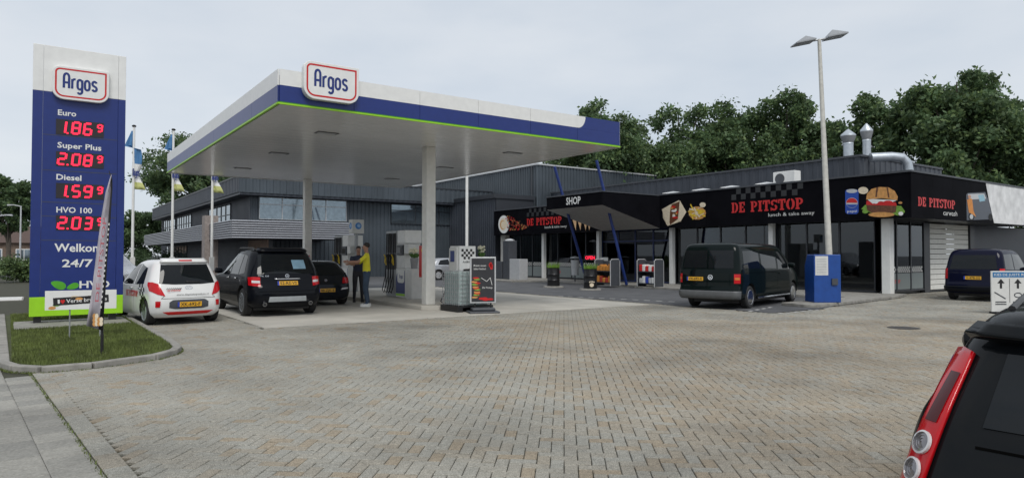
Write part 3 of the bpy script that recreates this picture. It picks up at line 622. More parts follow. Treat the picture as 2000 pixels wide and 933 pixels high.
for fr_, a_, b_ in ((Frame((0, GY-.085, 0), (1, 0, 0), (0, 0, 1)), 27.2, 30.5), (Frame((GX-.085, 0, 0), (0, -1, 0), (0, 0, 1)), -34.0, -29.3), (Frame((GX-.085, 0, 0), (0, -1, 0), (0, 0, 1)), -38.1, -34.5)):
    w_f = flat('window_film', fr_, [([(a_, .2), (b_, .2), (b_, .85), (a_, .85)], 0, 0)], film, shop, .003); n_c = int((b_-a_)/.09)
    stuff(flat('film_checks', fr_, [([(a_+i*.09, .88+j*.08), (a_+i*.09+.09, .88+j*.08), (a_+i*.09+.09, .96+j*.08), (a_+i*.09, .96+j*.08)], 0, 0) for i in range(n_c) for j in range(3) if (i+j) % 2], offwhite, w_f, .004))
    flat('film_logo', fr_, [(q_, 0, i*.00003) for i, q_ in enumerate(slab_word('PITSTOP', a_+.5, .45, .8, .14))], red, w_f, .006)
# interior goods seen dimly through the glass
goods = [mat('goods_%s' % c, v, .6) for c, v in (('red', (.35, .03, .02)), ('cream', (.5, .45, .35)), ('teal', (.05, .2, .2)), ('orange', (.5, .2, .03)))]
for i, y in enumerate((36.5, 33, 30.5, 21.8, 19.5, 16)):
    sh = thing('shop_shelf', 'dim stocked shelf behind the %s' % ('window beside the white brick end', 'window right of the coffee cup sign', 'window by the litter bin', 'window behind the green van', 'window under the big red lettering', 'window under the drink can picture')[i], 'shelf', (29.2, y, .11), group='shelves inside the shop')
    MB().box(-.25, -.8, 0, .25, .8, .08).build('plinth', dgrey, sh); MB().box(.2, -.8, .08, .25, .8, 1.5).build('back', dgrey, sh)
    for k in range(3):
        MB().box(-.25, -.8, .4+k*.45, .2, .8, .43+k*.45).build('shelf_board', lgrey, sh)
        mb = MB(); [mb.box(-.2, -.75+j*.19, .43+k*.45, .1, -.6+j*.19, .43+k*.45+random.uniform(.15, .3), random.randrange(4)) for j in range(8)]; stuff(mb.build('packets', goods, sh))
# ---- prints on the fascia
XF = Frame((FX, 0, 0), (0, -1, 0), (0, 0, 1)); YF = Frame((0, FY-.06, 0), (1, 0, 0), (0, 0, 1))
def fu(x, y): p = onX(x, y, FX); return -p.y, p.z
def yu(x, y): p = onY(x, y, FY-.06); return p.x, p.z
def pitstop(fr, un, x0, x1, yb, yt, lx0, lx1, ly, sub, lh, chk=True):
    a, b = un(x0, yb), un(x1, yb); zz = a[1]; h = un(x0, yt)[1]-zz
    W_ = b[0]-a[0]
    for wd_, k0, k1_ in (('DE', 0, .205), ('PITSTOP', .285, 1)): flat('lettering', fr, [(q, 0, i*.00003) for i, q in enumerate(slab_word(wd_, a[0]+W_*k0, zz, W_*(k1_-k0), h))], red, shop, .006)
    p, q = un(lx0, ly), un(lx1, ly); text('lettering', sub, fr, p[0], p[1], q[0], lh, white, shop, bold=-.005, off=.010)
    if chk:
        w = (b[0]-a[0])/14; flat('checker_print', fr, [([(a[0]+(i*2+j)*w, zz+h+.12+j*w), (a[0]+(i*2+j+1)*w, zz+h+.12+j*w), (a[0]+(i*2+j+1)*w, zz+h+.12+(j+1)*w), (a[0]+(i*2+j)*w, zz+h+.12+(j+1)*w)], 0, 0) for i in range(7) for j in range(2)], mat('checker_grey', (.016, .017, .019), .4), shop, .004)
pitstop(XF, fu, 1429, 1569, 416, 396, 1501, 1591, 423, 'lunch & take away', .15)
pitstop(XF, fu, 1029, 1097, 441, 427, 1064, 1107, 446, 'lunch & take away', .16)
pitstop(YF, yu, 1793, 1865, 402, 384, 1842, 1869, 420, 'carwash', .2, False)
def art(name, fr, un, items, mats):
    out = []
    for k, (pts, mi) in enumerate(items): out.append(([un(x, y) for x, y in pts], mi, k*.0008))
    return flat(name, fr, out, mats, shop, .005)
pastel = [cream, brownm, red, bunm, leafm, white, yellow]
rj = lambda s: random.uniform(-s, s)
art('sandwich_print', XF, fu, [([(1294, 408), (1326, 391), (1340, 413), (1330, 432), (1304, 441), (1295, 425)], 0), ([(1312, 399), (1328, 393), (1324, 428), (1309, 439), (1306, 425)], 1)]+
    [(ell(1317+rj(7), 413+i*2.6-9, 4+rj(2), 2.2, 8), (2, 3, 0, 5)[i % 4]) for i in range(9)]+[([(1293, 409), (1310, 399), (1308, 432), (1302, 439)], 0), ([(1328, 391), (1341, 414), (1329, 433), (1325, 430)], 0)], pastel)
art('fries_print', XF, fu, [(ell(1362, 416, 17, 13, 14), 3)]+[([(x-7*math.cos(t), y-6*math.sin(t)), (x-7*math.cos(t)+1.5, y-6*math.sin(t)-2.2), (x+7*math.cos(t), y+6*math.sin(t)), (x+7*math.cos(t)-1.5, y+6*math.sin(t)+2.2)], 6 if i % 3 else 0) for i in range(26) for x, y, t in [(1362+rj(13), 414+rj(9), rj(1.4))]]+[(ell(1373, 400, 6, 5, 12), 0)], pastel)
canb = mat('can_blue', (.01, .06, .36), .3)
art('can_print', XF, fu, [(rrect(1650, -417, 1678, -369, (8, 8, 6, 6)), 0)] and [([(x, -y) for x, y in rrect(1651, -418, 1677, -370, (6, 6, 5, 5))], 0), (ell(1664, 373, 11, 4, 16), 1), (ell(1664, 396, 11.5, 10, 20), 1), (ell(1664, 396, 10.8, 9.2, 12, 180, 360), 2), (ell(1664, 398, 10.4, 7.2, 12, 10, 170), 0)], [canb, lgrey, red])
p0, p1 = fu(1655, 415), fu(1674, 415); text('lettering', 'pepsi', XF, p0[0], p0[1], p1[0], .1, white, shop, off=.012)
art('burger_print', XF, fu, [(ell(1686, 372, 10, 7, 16), 0), ([(1682, 408), (1690, 400), (1760, 402), (1766, 410), (1755, 421), (1735, 416), (1715, 420), (1697, 414)], 4)]+[(ell(1690+i*7.2, 411+rj(5), 6, 4, 9), 4) for i in range(11)]+
    [([(1692, 397), (1752, 399), (1750, 414), (1735, 419), (1705, 417), (1694, 410)], 1), ([(1693, 392), (1750, 395), (1752, 402), (1692, 400)], 2), (ell(1722, 419, 26, 5, 14), 3), ([(1693, 388), (1752, 391), (1740, 396), (1720, 393), (1705, 398)], 5), (ell(1711, 394, 5, 4, 10), 5), (ell(1735, 395, 9, 3.5, 10), 2),
     ([(1692, 390), (1694, 378), (1703, 369), (1718, 365), (1736, 366), (1748, 373), (1754, 384), (1753, 391), (1722, 387)], 3), ([(1712, 366), (1716, 365.5), (1713, 385), (1710, 385)], 1), ([(1732, 366), (1735, 366.5), (1738, 386), (1735, 386)], 1), (ell(1760, 417, 5, 4, 10), 5), (ell(1759, 396, 4, 2.5, 8), 3)], pastel)
art('coffee_print', XF, fu, [(ell(984, 438, 10.5, 17.5, 24), 5), (ell(983, 438, 7, 12, 20), 0), (ell(982, 439, 5.2, 9, 18), 3), (ell(983, 439, 4.3, 7.5, 18), 0)], pastel)
stuff(art('coffee_beans_print', XF, fu, [(ell(992+t*40+rj(3), 436+t*8+rj(14*(1-t)+2), 1.3, 1.1, 6), random.choice((1, 1, 3, 2))) for t in [random.random()**1.4 for _ in range(110)]], pastel))
art('car_print', YF, yu, [([(1887, 380), (1890, 377), (1924, 375), (1928, 385), (1938, 402), (1938, 428), (1888, 430)], 0), ([(1890, 379), (1922, 378), (1926, 388), (1892, 390)], 1), ([(1910, 381), (1921, 380), (1924, 392), (1913, 394)], 2), (ell(1897, 423, 6, 8, 14), 3), (ell(1934, 424, 4, 7, 14), 3), (ell(1897, 423, 3.5, 5, 12), 1), ([(1888, 390), (1898, 388), (1901, 412), (1906, 424), (1900, 419), (1892, 415)], 4), (ell(1894, 394, 4.5, 7, 10), 4), (ell(1893, 384, 3, 3.5, 10), 5)],
    [mat('print_navy', (.012, .02, .04), .3), lgrey, mat('print_sky', (.2, .4, .5), .3), rubber, mat('print_orange', (.6, .22, .03), .5), mat('print_skin', (.5, .25, .16), .5)])
# ---- porch with slanted blue struts
po = thing('shop_porch', 'wedge shaped black entrance porch lettered SHOP on slanted blue struts', 'porch', (24, 26, 0))
PX_, PYa, PYb, PZ0, PZ1 = 22.0, 23.6, 27.9, 3.98, 4.6
def PO(mb, name, m, **k):
    for i, v in enumerate(mb.v): mb.v[i] = (v[0]-24, v[1]-26, v[2])
    return mb.build(name, m, po, **k)
mb = MB(); P = [(PX_, PYa, PZ0), (PX_, PYb, PZ0), (25.96, PYb, FZ0), (25.96, PYa, FZ0)]; T_ = [(x, y, PZ1) for x, y, z in P]
mb.add(P+T_, [(0, 1, 5, 4), (1, 2, 6, 5), (3, 0, 4, 7), (4, 5, 6, 7)]); PO(mb, 'body', gloss)
PO(MB().poly([(x, y, z-.01) for x, y, z in P]), 'soffit', mat('porch_soffit', (.36, .35, .33), .6))
PO(MB().box(PX_-.03, PYa-.03, PZ1, 25.9, PYb+.03, PZ1+.05), 'trim', dgrey)
OF = Frame((PX_-24, -26, 0), (0, -1, 0), (0, 0, 1)); a, b = onX(1106, 400, PX_), onX(1134, 398, PX_); text('lettering', 'SHOP', OF, -a.y, a.z, -b.y, .36, white, po, bold=.02)
strut = mat('strut_blue', (.015, .035, .16), .35)
for (tx, ty, bx, by, yv) in ((1165, 313, 1231, 556, 24.6), (1083, 325, 1150, 552, 27.3)):
    t_ = onY(tx, ty, yv); b_ = gp(bx, by, .1); k = (t_.z-.1)
    PO(MB().tube([(b_.x, yv+(b_.y-yv)*.6, .1), (t_.x, yv, t_.z)], .075, 10), 'strut', strut, smooth=True)
# bunting on the fascia beside the porch
for i, x in enumerate((1118, 1128, 1139, 1147)):
    a, b, c = fu(x, 428+i), fu(x+8, 430+i), fu(x+7-i, 450); flat('pennant_print', XF, [([a, b, c], 0, 0)], mat('pennant', (.6, .38, .2), .6), shop, .008)
# ---- roof plant
def roof_pipe(name, label, x, y0, y1, D, r):
    a, b = atD(x, y1, D), atD(x, y0, D); t = thing(name, label, 'chimney', (a.x, a.y, 6.1)); h = b.z-6.1
    MB().lathe([(r, 0), (r, h*.62), (r*1.05, h*.62), (r*1.05, h*.64), (r, h*.65)], 18).build('flue', chrome_d, t, True)
    MB().lathe([(r, h*.65), (r*1.5, h*.78), (r*1.55, h*.8)], 18).build('collar', grey, t, True); MB().lathe([(r*1.55, h*.8), (r*1.5, h*.83), (.04, h*.95)], 18).build('cowl', chrome_d, t, True)
chrome_d = mat('galvanised', (.50, .54, .58), .42, .7, var=.1, scale=5)
roof_pipe('roof_flue', 'shorter galvanised flue with cone cowl on the shop roof', 1657, 248, 305, 37, .26); roof_pipe('roof_flue', 'taller galvanised flue with cone cowl on the shop roof', 1693, 236, 303, 38, .22)
d0 = [atD(x, y, 31) for x, y in ((1700, 308), (1740, 306), (1762, 308), (1772, 318), (1775, 335), (1775, 352))]
d0.append(Vector((d0[-1].x, d0[-1].y, 4.6)))
tag(MB().tube(d0, .21, 14).build('air_duct', chrome_d, None, True), 'bent galvanised air duct on the shop roof edge', 'duct')
ac = onX(1532, 362, 28.2); act = thing('air_conditioner', 'white boxy air conditioner on the shop roof', 'air conditioner', (28.4, ac.y, 4.7))
MB().box(-.25, -.55, .08, .25, .55, .75).build('casing', white, act, bevel=.02); MB().lathe([(.24, 0), (.24, .02), (.2, .03)], 20, (-.27, .2, .42), 'x').build('fan_grille', dgrey, act)
for y in (-.4, .4): MB().box(-.2, y-.05, 0, .2, y+.05, .08).build('foot', rubber, act)
for i, x in enumerate((1310, 1368, 1424, 1492)):
    p = onX(x, 372-i*8, 27.6); t = thing('roof_skylight', 'white pyramid skylight on the shop roof, %s from the porch' % ('first', 'second', 'third', 'fourth')[i], 'skylight', (27.8, p.y, 4.63), group='skylights on the shop roof')
    MB().box(-.6, -.6, 0, .6, .6, .20).build('upstand', dgrey, t); MB().lathe([(.85, .20), (.84, .22), (.02, .36)], 4).build('dome', lgrey, t)
# ================================================================ VEHICLES
def pchip(xs, ys, x):
    xs, ys = np.array(xs, float), np.array(ys, float); h = np.diff(xs); d = np.diff(ys)/h; m = np.zeros(len(xs))
    for i in range(1, len(xs)-1):
        if d[i-1]*d[i] > 0: w1, w2 = 2*h[i]+h[i-1], h[i]+2*h[i-1]; m[i] = (w1+w2)/(w1/d[i-1]+w2/d[i])
    m[0], m[-1] = d[0], d[-1]; i = min(max(np.searchsorted(xs, x)-1, 0), len(h)-1); t = (x-xs[i])/h[i]
    return float((2*t**3-3*t**2+1)*ys[i]+(t**3-2*t**2+t)*h[i]*m[i]+(-2*t**3+3*t**2)*ys[i+1]+(t**3-t**2)*h[i]*m[i+1])
sm = lambda t: max(0, min(1, t))**2*(3-2*max(0, min(1, t)))
class Car:
    """body from plan outlines stacked by height; x forward from the rear bumper, y left"""
    def __init__(s, lev, rcr=.22, rcf=.4, bow=.10, tap=.06):
        s.lev = lev; s.rcr, s.rcf, s.bow, s.tap = rcr, rcf, bow, tap; s.zs = [l[0] for l in lev]
        s.zmin, s.zmax = s.zs[0], s.zs[-1]; s.cache = {}
    def dims(s, z):
        k = round(z, 4)
        if k not in s.cache: s.cache[k] = tuple(pchip(s.zs, [l[i] for l in s.lev], min(max(z, s.zmin), s.zmax)) for i in (1, 2, 3))
        return s.cache[k]
    def raw(s, q, z):
        xr, xf, hw = s.dims(z); r = min(s.rcr, hw*.8, (xf-xr)*.3); f = min(s.rcf, hw*.8, (xf-xr)*.3); a = abs(q)
        if a < .2: x, y = xr, (hw-r)*a/.2
        elif a < .35: t = (a-.2)/.15*math.pi/2; x, y = xr+r-r*math.cos(t), hw-r+r*math.sin(t)
        elif a < .75: x, y = xr+r+(xf-f-xr-r)*(a-.35)/.4, hw
        elif a < .9: t = (a-.75)/.15*math.pi/2; x, y = xf-f+f*math.sin(t), hw-f+f*math.cos(t)
        else: x, y = xf, (hw-f)*(1-a)/.1
        kr = 1-sm((x-xr)/1.0); kf = 1-sm((xf-x)/1.2)
        X = x+s.bow*(y/hw)**2*kr-s.bow*1.3*(y/hw)**2*kf; Y = y*(1-s.tap*kr*.6-s.tap*kf)
        return Vector((X, Y if q >= 0 else -Y, z))
    def P(s, q, z, off=0.0):
        p = s.raw(q, z)
        if off:
            e = .004; du = s.raw(q+e, z)-s.raw(q-e, z); dv = s.raw(q, min(z+.01, s.zmax))-s.raw(q, max(z-.01, s.zmin)); n = du.cross(dv)
            if n.length > 1e-9: n.normalize(); p = p+n*(-off if n.dot(p-Vector(((s.lev[0][1]+s.lev[0][2])/2, 0, p.z))) < 0 else off)
        return p
    def qy(s, y, z):
        xr, xf, hw = s.dims(z); r = min(s.rcr, hw*.8, (xf-xr)*.3); a = abs(y)/(1-s.tap*.6); a = min(a, hw*.999)
        q = .2*a/(hw-r) if a < hw-r else .2+.15*math.asin(min(1, (a-hw+r)/r))/(math.pi/2); return q if y >= 0 else -q
    def qx(s, x, z):
        xr, xf, hw = s.dims(z); r = min(s.rcr, hw*.8, (xf-xr)*.3); f = min(s.rcf, hw*.8, (xf-xr)*.3)
        if x < xr+r: return .35-.15*(math.asin(min(1, max(0, (xr+r-x)/r))))/(math.pi/2)
        return min(.35+.4*(x-xr-r)/(xf-f-xr-r), .9)
    def body(s, name, m, parent, arches=(), ar=.36, nz=44):
        # finer rings near the top
        zs = [s.zmin+(s.zmax-s.zmin)*(1-(1-i/nz)**1.25) for i in range(nz+1)]; zs[-1] = s.zmax
        qs = [i/14*.2 for i in range(0, 14)]+[.2+.15*i/7 for i in range(7)]+[.35+.4*i/26 for i in range(26)]+[.75+.15*i/7 for i in range(7)]+[.9+.1*i/6 for i in range(7)]
        full = qs+[-q for q in reversed(qs[1:-1])]; n = len(full); mb = MB()
        V_ = [s.raw(q, z) for z in zs for q in full]; Fc_ = [(i*n+k, i*n+(k+1) % n, (i+1)*n+(k+1) % n, (i+1)*n+k) for i in range(nz) for k in range(n)]
        mb.add(V_, Fc_+[tuple(range(n-1, -1, -1)), tuple(range(nz*n, nz*n+n))]); o = mb.build(name, [m, rubber], parent, True, ang=50)
        if arches:
            cut = MB()
            hw = max(l[3] for l in s.lev)
            for ax in arches:
                for sd in (-1, 1): cut.lathe([(ar, min(sd*(hw-.30), sd*(hw+.3))), (ar, max(sd*(hw-.30), sd*(hw+.3)))], 28, (ax, 0, ar*.93), 'y')
            c = cut.build('cutter', rubber); c.parent = parent
            md = o.modifiers.new('b', 'BOOLEAN'); md.object = c; md.operation = 'DIFFERENCE'; md.solver = 'EXACT'
            bpy.context.view_layer.update(); dg = bpy.context.evaluated_depsgraph_get(); me = bpy.data.meshes.new_from_object(o.evaluated_get(dg))
            o.modifiers.clear(); o.data = me; bpy.data.objects.remove(c)
            for p in me.polygons:
                for ax in arches:
                    r_ = math.hypot(p.center.x-ax, p.center.z-ar*.93)
                    if r_ < ar*1.003: p.material_index = 1; p.use_smooth = False
        return o
    def patch(s, name, m, parent, bot, top, mode, off=.005, nu=14, nv=5, side=1, thick=0.0):
        """surface piece between two polylines given as (y or x, z)"""
        def rs(pl, t):
            k = t*(len(pl)-1); i = min(int(k), len(pl)-2); f = k-i; return (pl[i][0]+(pl[i+1][0]-pl[i][0])*f, pl[i][1]+(pl[i+1][1]-pl[i][1])*f)
        mb = MB(); V_ = []
        for j in range(nv+1):
            for i in range(nu+1):
                a, b = rs(bot, i/nu), rs(top, i/nu); v = (a[0]+(b[0]-a[0])*j/nv, a[1]+(b[1]-a[1])*j/nv)
                q = s.qy(*v) if mode == 'y' else s.qx(*v); p = s.P(q, v[1], off)
                if side < 0: p.y = -p.y
                V_.append(p)
        mb.add(V_, [(j*(nu+1)+i, j*(nu+1)+i+1, (j+1)*(nu+1)+i+1, (j+1)*(nu+1)+i) for j in range(nv) for i in range(nu)])
        o = mb.build(name, m, parent, True, ang=60)
        if thick: q = o.modifiers.new('s', 'SOLIDIFY'); q.thickness = thick; q.offset = 0
        return o
    def frame(s, z, y=0.0, off=.01):
        """drawing plane on the rear: u to the right as seen from behind"""
        q = s.qy(y, z); p = s.P(q, z, off); up = (s.P(q, z+.05, off)-s.P(q, z-.05, off)).normalized(); return Frame(p, (0, -1, 0), up)
WHEELS = {}
def wheel(parent, x, y, r, w, spokes, side, rimm=None):
    key = (r, w, spokes, side, rimm.name if rimm else '')
    if key not in WHEELS:
        t = MB().lathe([(r*.62, -w/2), (r*.9, -w/2), (r, -w*.36), (r, w*.36), (r*.9, w/2), (r*.62, w/2)], 32, axis='y'); tm = t.build('tyre', rubber, None, True)
        rb = MB(); rb.lathe([(r*.66, w*.5*side), (r*.64, w*.52*side), (r*.60, w*.45*side), (r*.58, w*.1*side)], 32, axis='y'); rb.lathe([(.07*r/.3, w*.30*side), (.06*r/.3, w*.45*side), (.02, w*.47*side)], 14, axis='y')
        for i in range(spokes):
            a = 2*math.pi*i/spokes; ca, sa = math.cos(a), math.sin(a); ww = r*.62*math.pi/spokes*.42
            pts = [(r*.1, -ww*.8, .44), (r*.1, ww*.8, .44), (r*.62, ww, .46), (r*.62, -ww, .46)]
            rb.add([(p*ca-t_*sa, h*w*side-(.0), p*sa+t_*ca) for p, t_, h in pts]+[(p*ca-t_*sa, (h-.14)*w*side, p*sa+t_*ca) for p, t_, h in pts], [(0, 1, 2, 3), (4, 7, 6, 5), (0, 4, 5, 1), (1, 5, 6, 2), (2, 6, 7, 3), (3, 7, 4, 0)])
        rm = rb.build('rim', rimm or lgrey, None, True, ang=30); WHEELS[key] = (tm.data, rm.data); bpy.data.objects.remove(tm); bpy.data.objects.remove(rm)
    td, rd = WHEELS[key]
    e = bpy.data.objects.new('wheel', td); COL.objects.link(e); e.parent = parent; e.location = (x, y, r)
    k = bpy.data.objects.new('rim', rd); COL.objects.link(k); k.parent = e
    hub = bpy.data.objects.new('hub_cavity', MB().lathe([(r*.6, -.02), (r*.6, .02)], 20, axis='y').build('tmp', rubber).data); bpy.data.objects.remove(bpy.data.objects['tmp']); COL.objects.link(hub); hub.parent = e; hub.location = (0, w*.18*side, 0)
def plate(car, z, txt, parent, y=0.0, w=.52, off=.012):
    fr = car.frame(z, y, off)
    p = flat('number_plate', fr, [([(-w/2, -.055), (w/2, -.055), (w/2, .055), (-w/2, .055)], 0, 0), ([(-w/2, -.055), (-w/2+.045, -.055), (-w/2+.045, .055), (-w/2, .055)], 1, .001)], [plate_y, plate_b], parent, .004)
    text('lettering', txt, fr, -w/2+.065, -.036, w/2-.03, .072, black, p, bold=.015, off=.007)
def emblem(car, z, parent, kind, r=.045, y=0.0):
    fr = car.frame(z, y, .006); mb = MB()
    def ring(ro, ri, n=24): return [([(ro*math.cos(t0), ro*math.sin(t0)), (ro*math.cos(t1), ro*math.sin(t1)), (ri*math.cos(t1), ri*math.sin(t1)), (ri*math.cos(t0), ri*math.sin(t0))], 0, 0) for t0, t1 in [(2*math.pi*i/n, 2*math.pi*(i+1)/n) for i in range(n)]]
    P_ = ring(r, r*.82)
    if kind == 'star': P_ += [(q, 0, .0002) for a in (90, 210, 330) for q in [[(0.12*r*math.cos(R(a+90)), .12*r*math.sin(R(a+90))), (r*.9*math.cos(R(a)), r*.9*math.sin(R(a))), (.12*r*math.cos(R(a-90)), .12*r*math.sin(R(a-90)))]]]
    if kind == 'quarter': P_ += [([(0, 0)]+ell(0, 0, r*.6, r*.6, 6, a, a+90), mi, .0002) for a, mi in ((0, 0), (90, 1), (180, 0), (270, 1))]
    if kind == 'vw': P_ += [(q, 0, .0002) for q in stroke([(-.6*r, .6*r), (-.2*r, -.05*r), (0, .3*r), (.2*r, -.05*r), (.6*r, .6*r)], .14*r)+stroke([(-.8*r, .1*r), (-.35*r, -.75*r), (0, -.1*r), (.35*r, -.75*r), (.8*r, .1*r)], .14*r)]
    if kind == 'oval': P_ = [([(a*1.9, b) for a, b in q], mi, e) for q, mi, e in ring(r*.75, r*.6)]+[([(x*1.0, y_) for x, y_ in q], 0, .0002) for q in stroke([(-.8*r, -.2*r), (-.3*r, .25*r), (-.1*r, -.2*r), (.3*r, .25*r), (.8*r, -.2*r)], .12*r)]
    flat('emblem', fr, P_, [chrome, plate_b], parent, .004)
def paint(name, col, rough=.3, metal=0.0): return mat(name, col, rough, metal, var=.04, scale=2, coat=.32 if max(col) < .1 else .6, spec=.04 if max(col) < .1 else .3)
def seam(car, parent, pts, mode, side=1, w=.005, m=None):
    for (a, b) in zip(pts[:-1], pts[1:]):
        if abs(a[1]-b[1]) > abs(a[0]-b[0]): bo, to = [(a[0]-w, a[1]), (a[0]+w, a[1])], [(b[0]-w, b[1]), (b[0]+w, b[1])]
        else: bo, to = [(a[0], a[1]-w), (b[0], b[1]-w)], [(a[0], a[1]+w), (b[0], b[1]+w)]
        car.patch('panel_gap', m or mat('gap_black', (.003, .003, .003), .9, spec=.04), parent, bo, to, mode, .003, 6, 4, side)
def mirror(parent, x, y, z, side, m): MB().lathe([(.02, -.11), (.075, -.09), (.085, 0), (.075, .09), (.02, .11)], 12, (x, y+side*.11, z), 'y').build('door_mirror', m, parent, True)
def common(t, car, spec):
    c = car; pm = spec['paint']; r = spec['r']; ax = spec['axles']; hw = max(l[3] for l in c.lev)
    c.body('body', pm, t, ax, r*1.16)
    for x in ax:
        for sd in (-1, 1): wheel(t, x, sd*(hw-.125), r, .21, spec.get('spokes', 7), sd, spec.get('rim'))
    for sd in (-1, 1):
        for k, (b, tp) in enumerate(spec['side']): c.patch('side_window', carglass, t, b, tp, 'x', .004, 10, 6, sd)
        for sx in spec.get('seams', ()): seam(c, t, sx, 'x', sd)
        for hx, hz in spec.get('handles', ()): c.patch('door_handle', spec.get('hm', pm), t, [(hx-.09, hz-.014), (hx+.09, hz-.014)], [(hx-.09, hz+.014), (hx+.09, hz+.014)], 'x', .025, 6, 2, sd, .02)
        mx_, mz = spec['mirror']; mirror(t, mx_, sd*(c.dims(mz)[2]), mz, sd, spec.get('mm', pm))
    c.patch('windscreen', carglass, t, *spec['screen'], 'x', .004, 4, 4) if 'screen' in spec else None
    MB().box(ax[0]-.3, -hw*.75, .16, ax[1]+.3, hw*.75, .32).build('underbody', black, t)
for nm_ in ('fascia_black',): MATS[nm_].node_tree.nodes['Principled BSDF'].inputs['IOR'].default_value = 1.12
# --- white hatchback with chequered livery
kp = paint('car_white', (.72, .72, .71))
k1 = Car([(.17, .16, 3.42, .72), (.28, .05, 3.54, .785), (.48, 0, 3.6, .80), (.66, .015, 3.6, .80), (.80, .06, 3.52, .80), (.90, .10, 3.40, .795), (.98, .13, 2.95, .775), (1.1, .19, 2.72, .735), (1.28, .29, 2.36, .675), (1.40, .38, 2.06, .62), (1.455, .5, 1.85, .54), (1.478, .72, 1.6, .4), (1.485, 1.0, 1.4, .2)], bow=.10)
rax = .62; hd = R(98); c0 = Vector((2.05, 17.28, 0))+Vector((math.cos(hd-R(90)), math.sin(hd-R(90)), 0))*.74; org = c0-Vector((math.cos(hd), math.sin(hd), 0))*rax
kia = thing('hatchback_car', 'small white hatchback with black checks parked beside the price pylon', 'car', (org.x, org.y, 0), hd)
common(kia, k1, dict(paint=kp, r=.285, axles=(rax, rax+2.4), spokes=8, rim=chrome_d, mirror=(2.35, 1.0), mm=black,
    side=[([(.62, .93), (1.35, .90)], [(.72, 1.28), (1.33, 1.38)]), ([(1.42, .90), (2.45, .90)], [(1.40, 1.38), (2.0, 1.34)])], seams=[[(1.39, .3), (1.39, .9)], [(2.4, .3), (2.4, .88)]], handles=[(.85, .82), (1.55, .82)], hm=chrome, screen=([(2.75, 1.0), (2.9, 1.0)], [(2.0, 1.38), (2.1, 1.38)])))
k1.patch('rear_window', carglass, kia, [(-.60, .94), (-.3, .915), (.3, .915), (.60, .94)], [(-.50, 1.36), (.50, 1.36)], 'y', .006, 20, 6)
k1.patch('roof_spoiler', kp, kia, [(-.5, 1.375), (.5, 1.375)], [(-.46, 1.44), (.46, 1.44)], 'y', .05, 16, 3, 1, .05)
k1.patch('brake_light', lampred, kia, [(-.14, 1.385), (.14, 1.385)], [(-.14, 1.41), (.14, 1.41)], 'y', .08, 6, 2)
for sd in (-1, 1):
    k1.patch('tail_light', lampred, kia, [(.50, .66), (.64, .70), (.76, .78)], [(.61, .93), (.70, .97), (.77, .97)], 'y', .012, 12, 8, sd); k1.patch('fog_light', lampred, kia, [(.60, .42), (.68, .42)], [(.59, .55), (.68, .55)], 'y', .012, 4, 4, sd)
    # chequered livery on the doors and quarter
    for i in range(4):
        for j in range(7):
            if (i+j) % 2: x, z = .40+i*.10+j*.025, .30+j*.09; k1.patch('livery_check', black, kia, [(x, z), (x+.1, z)], [(x+.025, z+.09), (x+.125, z+.09)], 'x', .004, 3, 2, sd)
SFk = Frame((0, .795, 0), (-1, 0, 0), (0, 0, 1))
for s_, xx, w_, z_ in (('DE', 2.05, .2, .62), ('PITSTOP', 1.8, .75, .62)): flat('lettering', Frame((0, .806, 0), (1, 0, 0), (0, 0, 1)) if 0 else Frame((0, .806, 0), (-1, 0, 0), (0, 0, 1)), [(q, 0, i*.00003) for i, q in enumerate(slab_word(s_, -xx, z_, w_, .14))], red, kia, .0)
k1.patch('bumper_insert', dgrey, kia, [(-.42, .40), (-.3, .37), (.3, .37), (.42, .40)], [(-.42, .52), (-.34, .575), (.34, .575), (.42, .52)], 'y', .006, 20, 4); k1.patch('red_valance', red, kia, [(-.42, .24), (.42, .24)], [(-.55, .31), (.55, .31)], 'y', .008, 16, 3)
plate(k1, .47, 'XK-692-F', kia); k1.patch('wiper', black, kia, [(-.25, .945), (.05, .955)], [(-.25, .96), (.05, .98)], 'y', .02, 6, 2, 1, .012)
emblem(k1, .84, kia, 'oval', .06); fr = k1.frame(.67, 0, .012); text('lettering', 'www.depitstopvelten.nl', fr, -.28, 0, .42, .04, black, kia, off=.004)
fr = k1.frame(.80, 0, .012); flat('checker_print', fr, [([(-.48+i*.04+(j % 2)*.02, .0+j*.02), (-.46+i*.04+(j % 2)*.02, j*.02), (-.46+i*.04+(j % 2)*.02, j*.02+.02), (-.48+i*.04+(j % 2)*.02, j*.02+.02)], 0, 0) for i in range(8) for j in range(2)], black, kia, .004)
flat('lettering', fr, [(q, 0, i*.00003) for i, q in enumerate(slab_word('DE PITSTOP', -.46, -.04, .28, .035))], red, kia, .004)
for sd in (-1, 1): seam(k1, kia, [(.58, .60), (.52, .66)], 'y', sd, .006)
seam(k1, kia, [(-.56, .605), (.56, .605)], 'y', 1, .005); MB().tube([(1.0, 0, 1.48), (.94, 0, 1.55)], .012).build('aerial', black, kia)
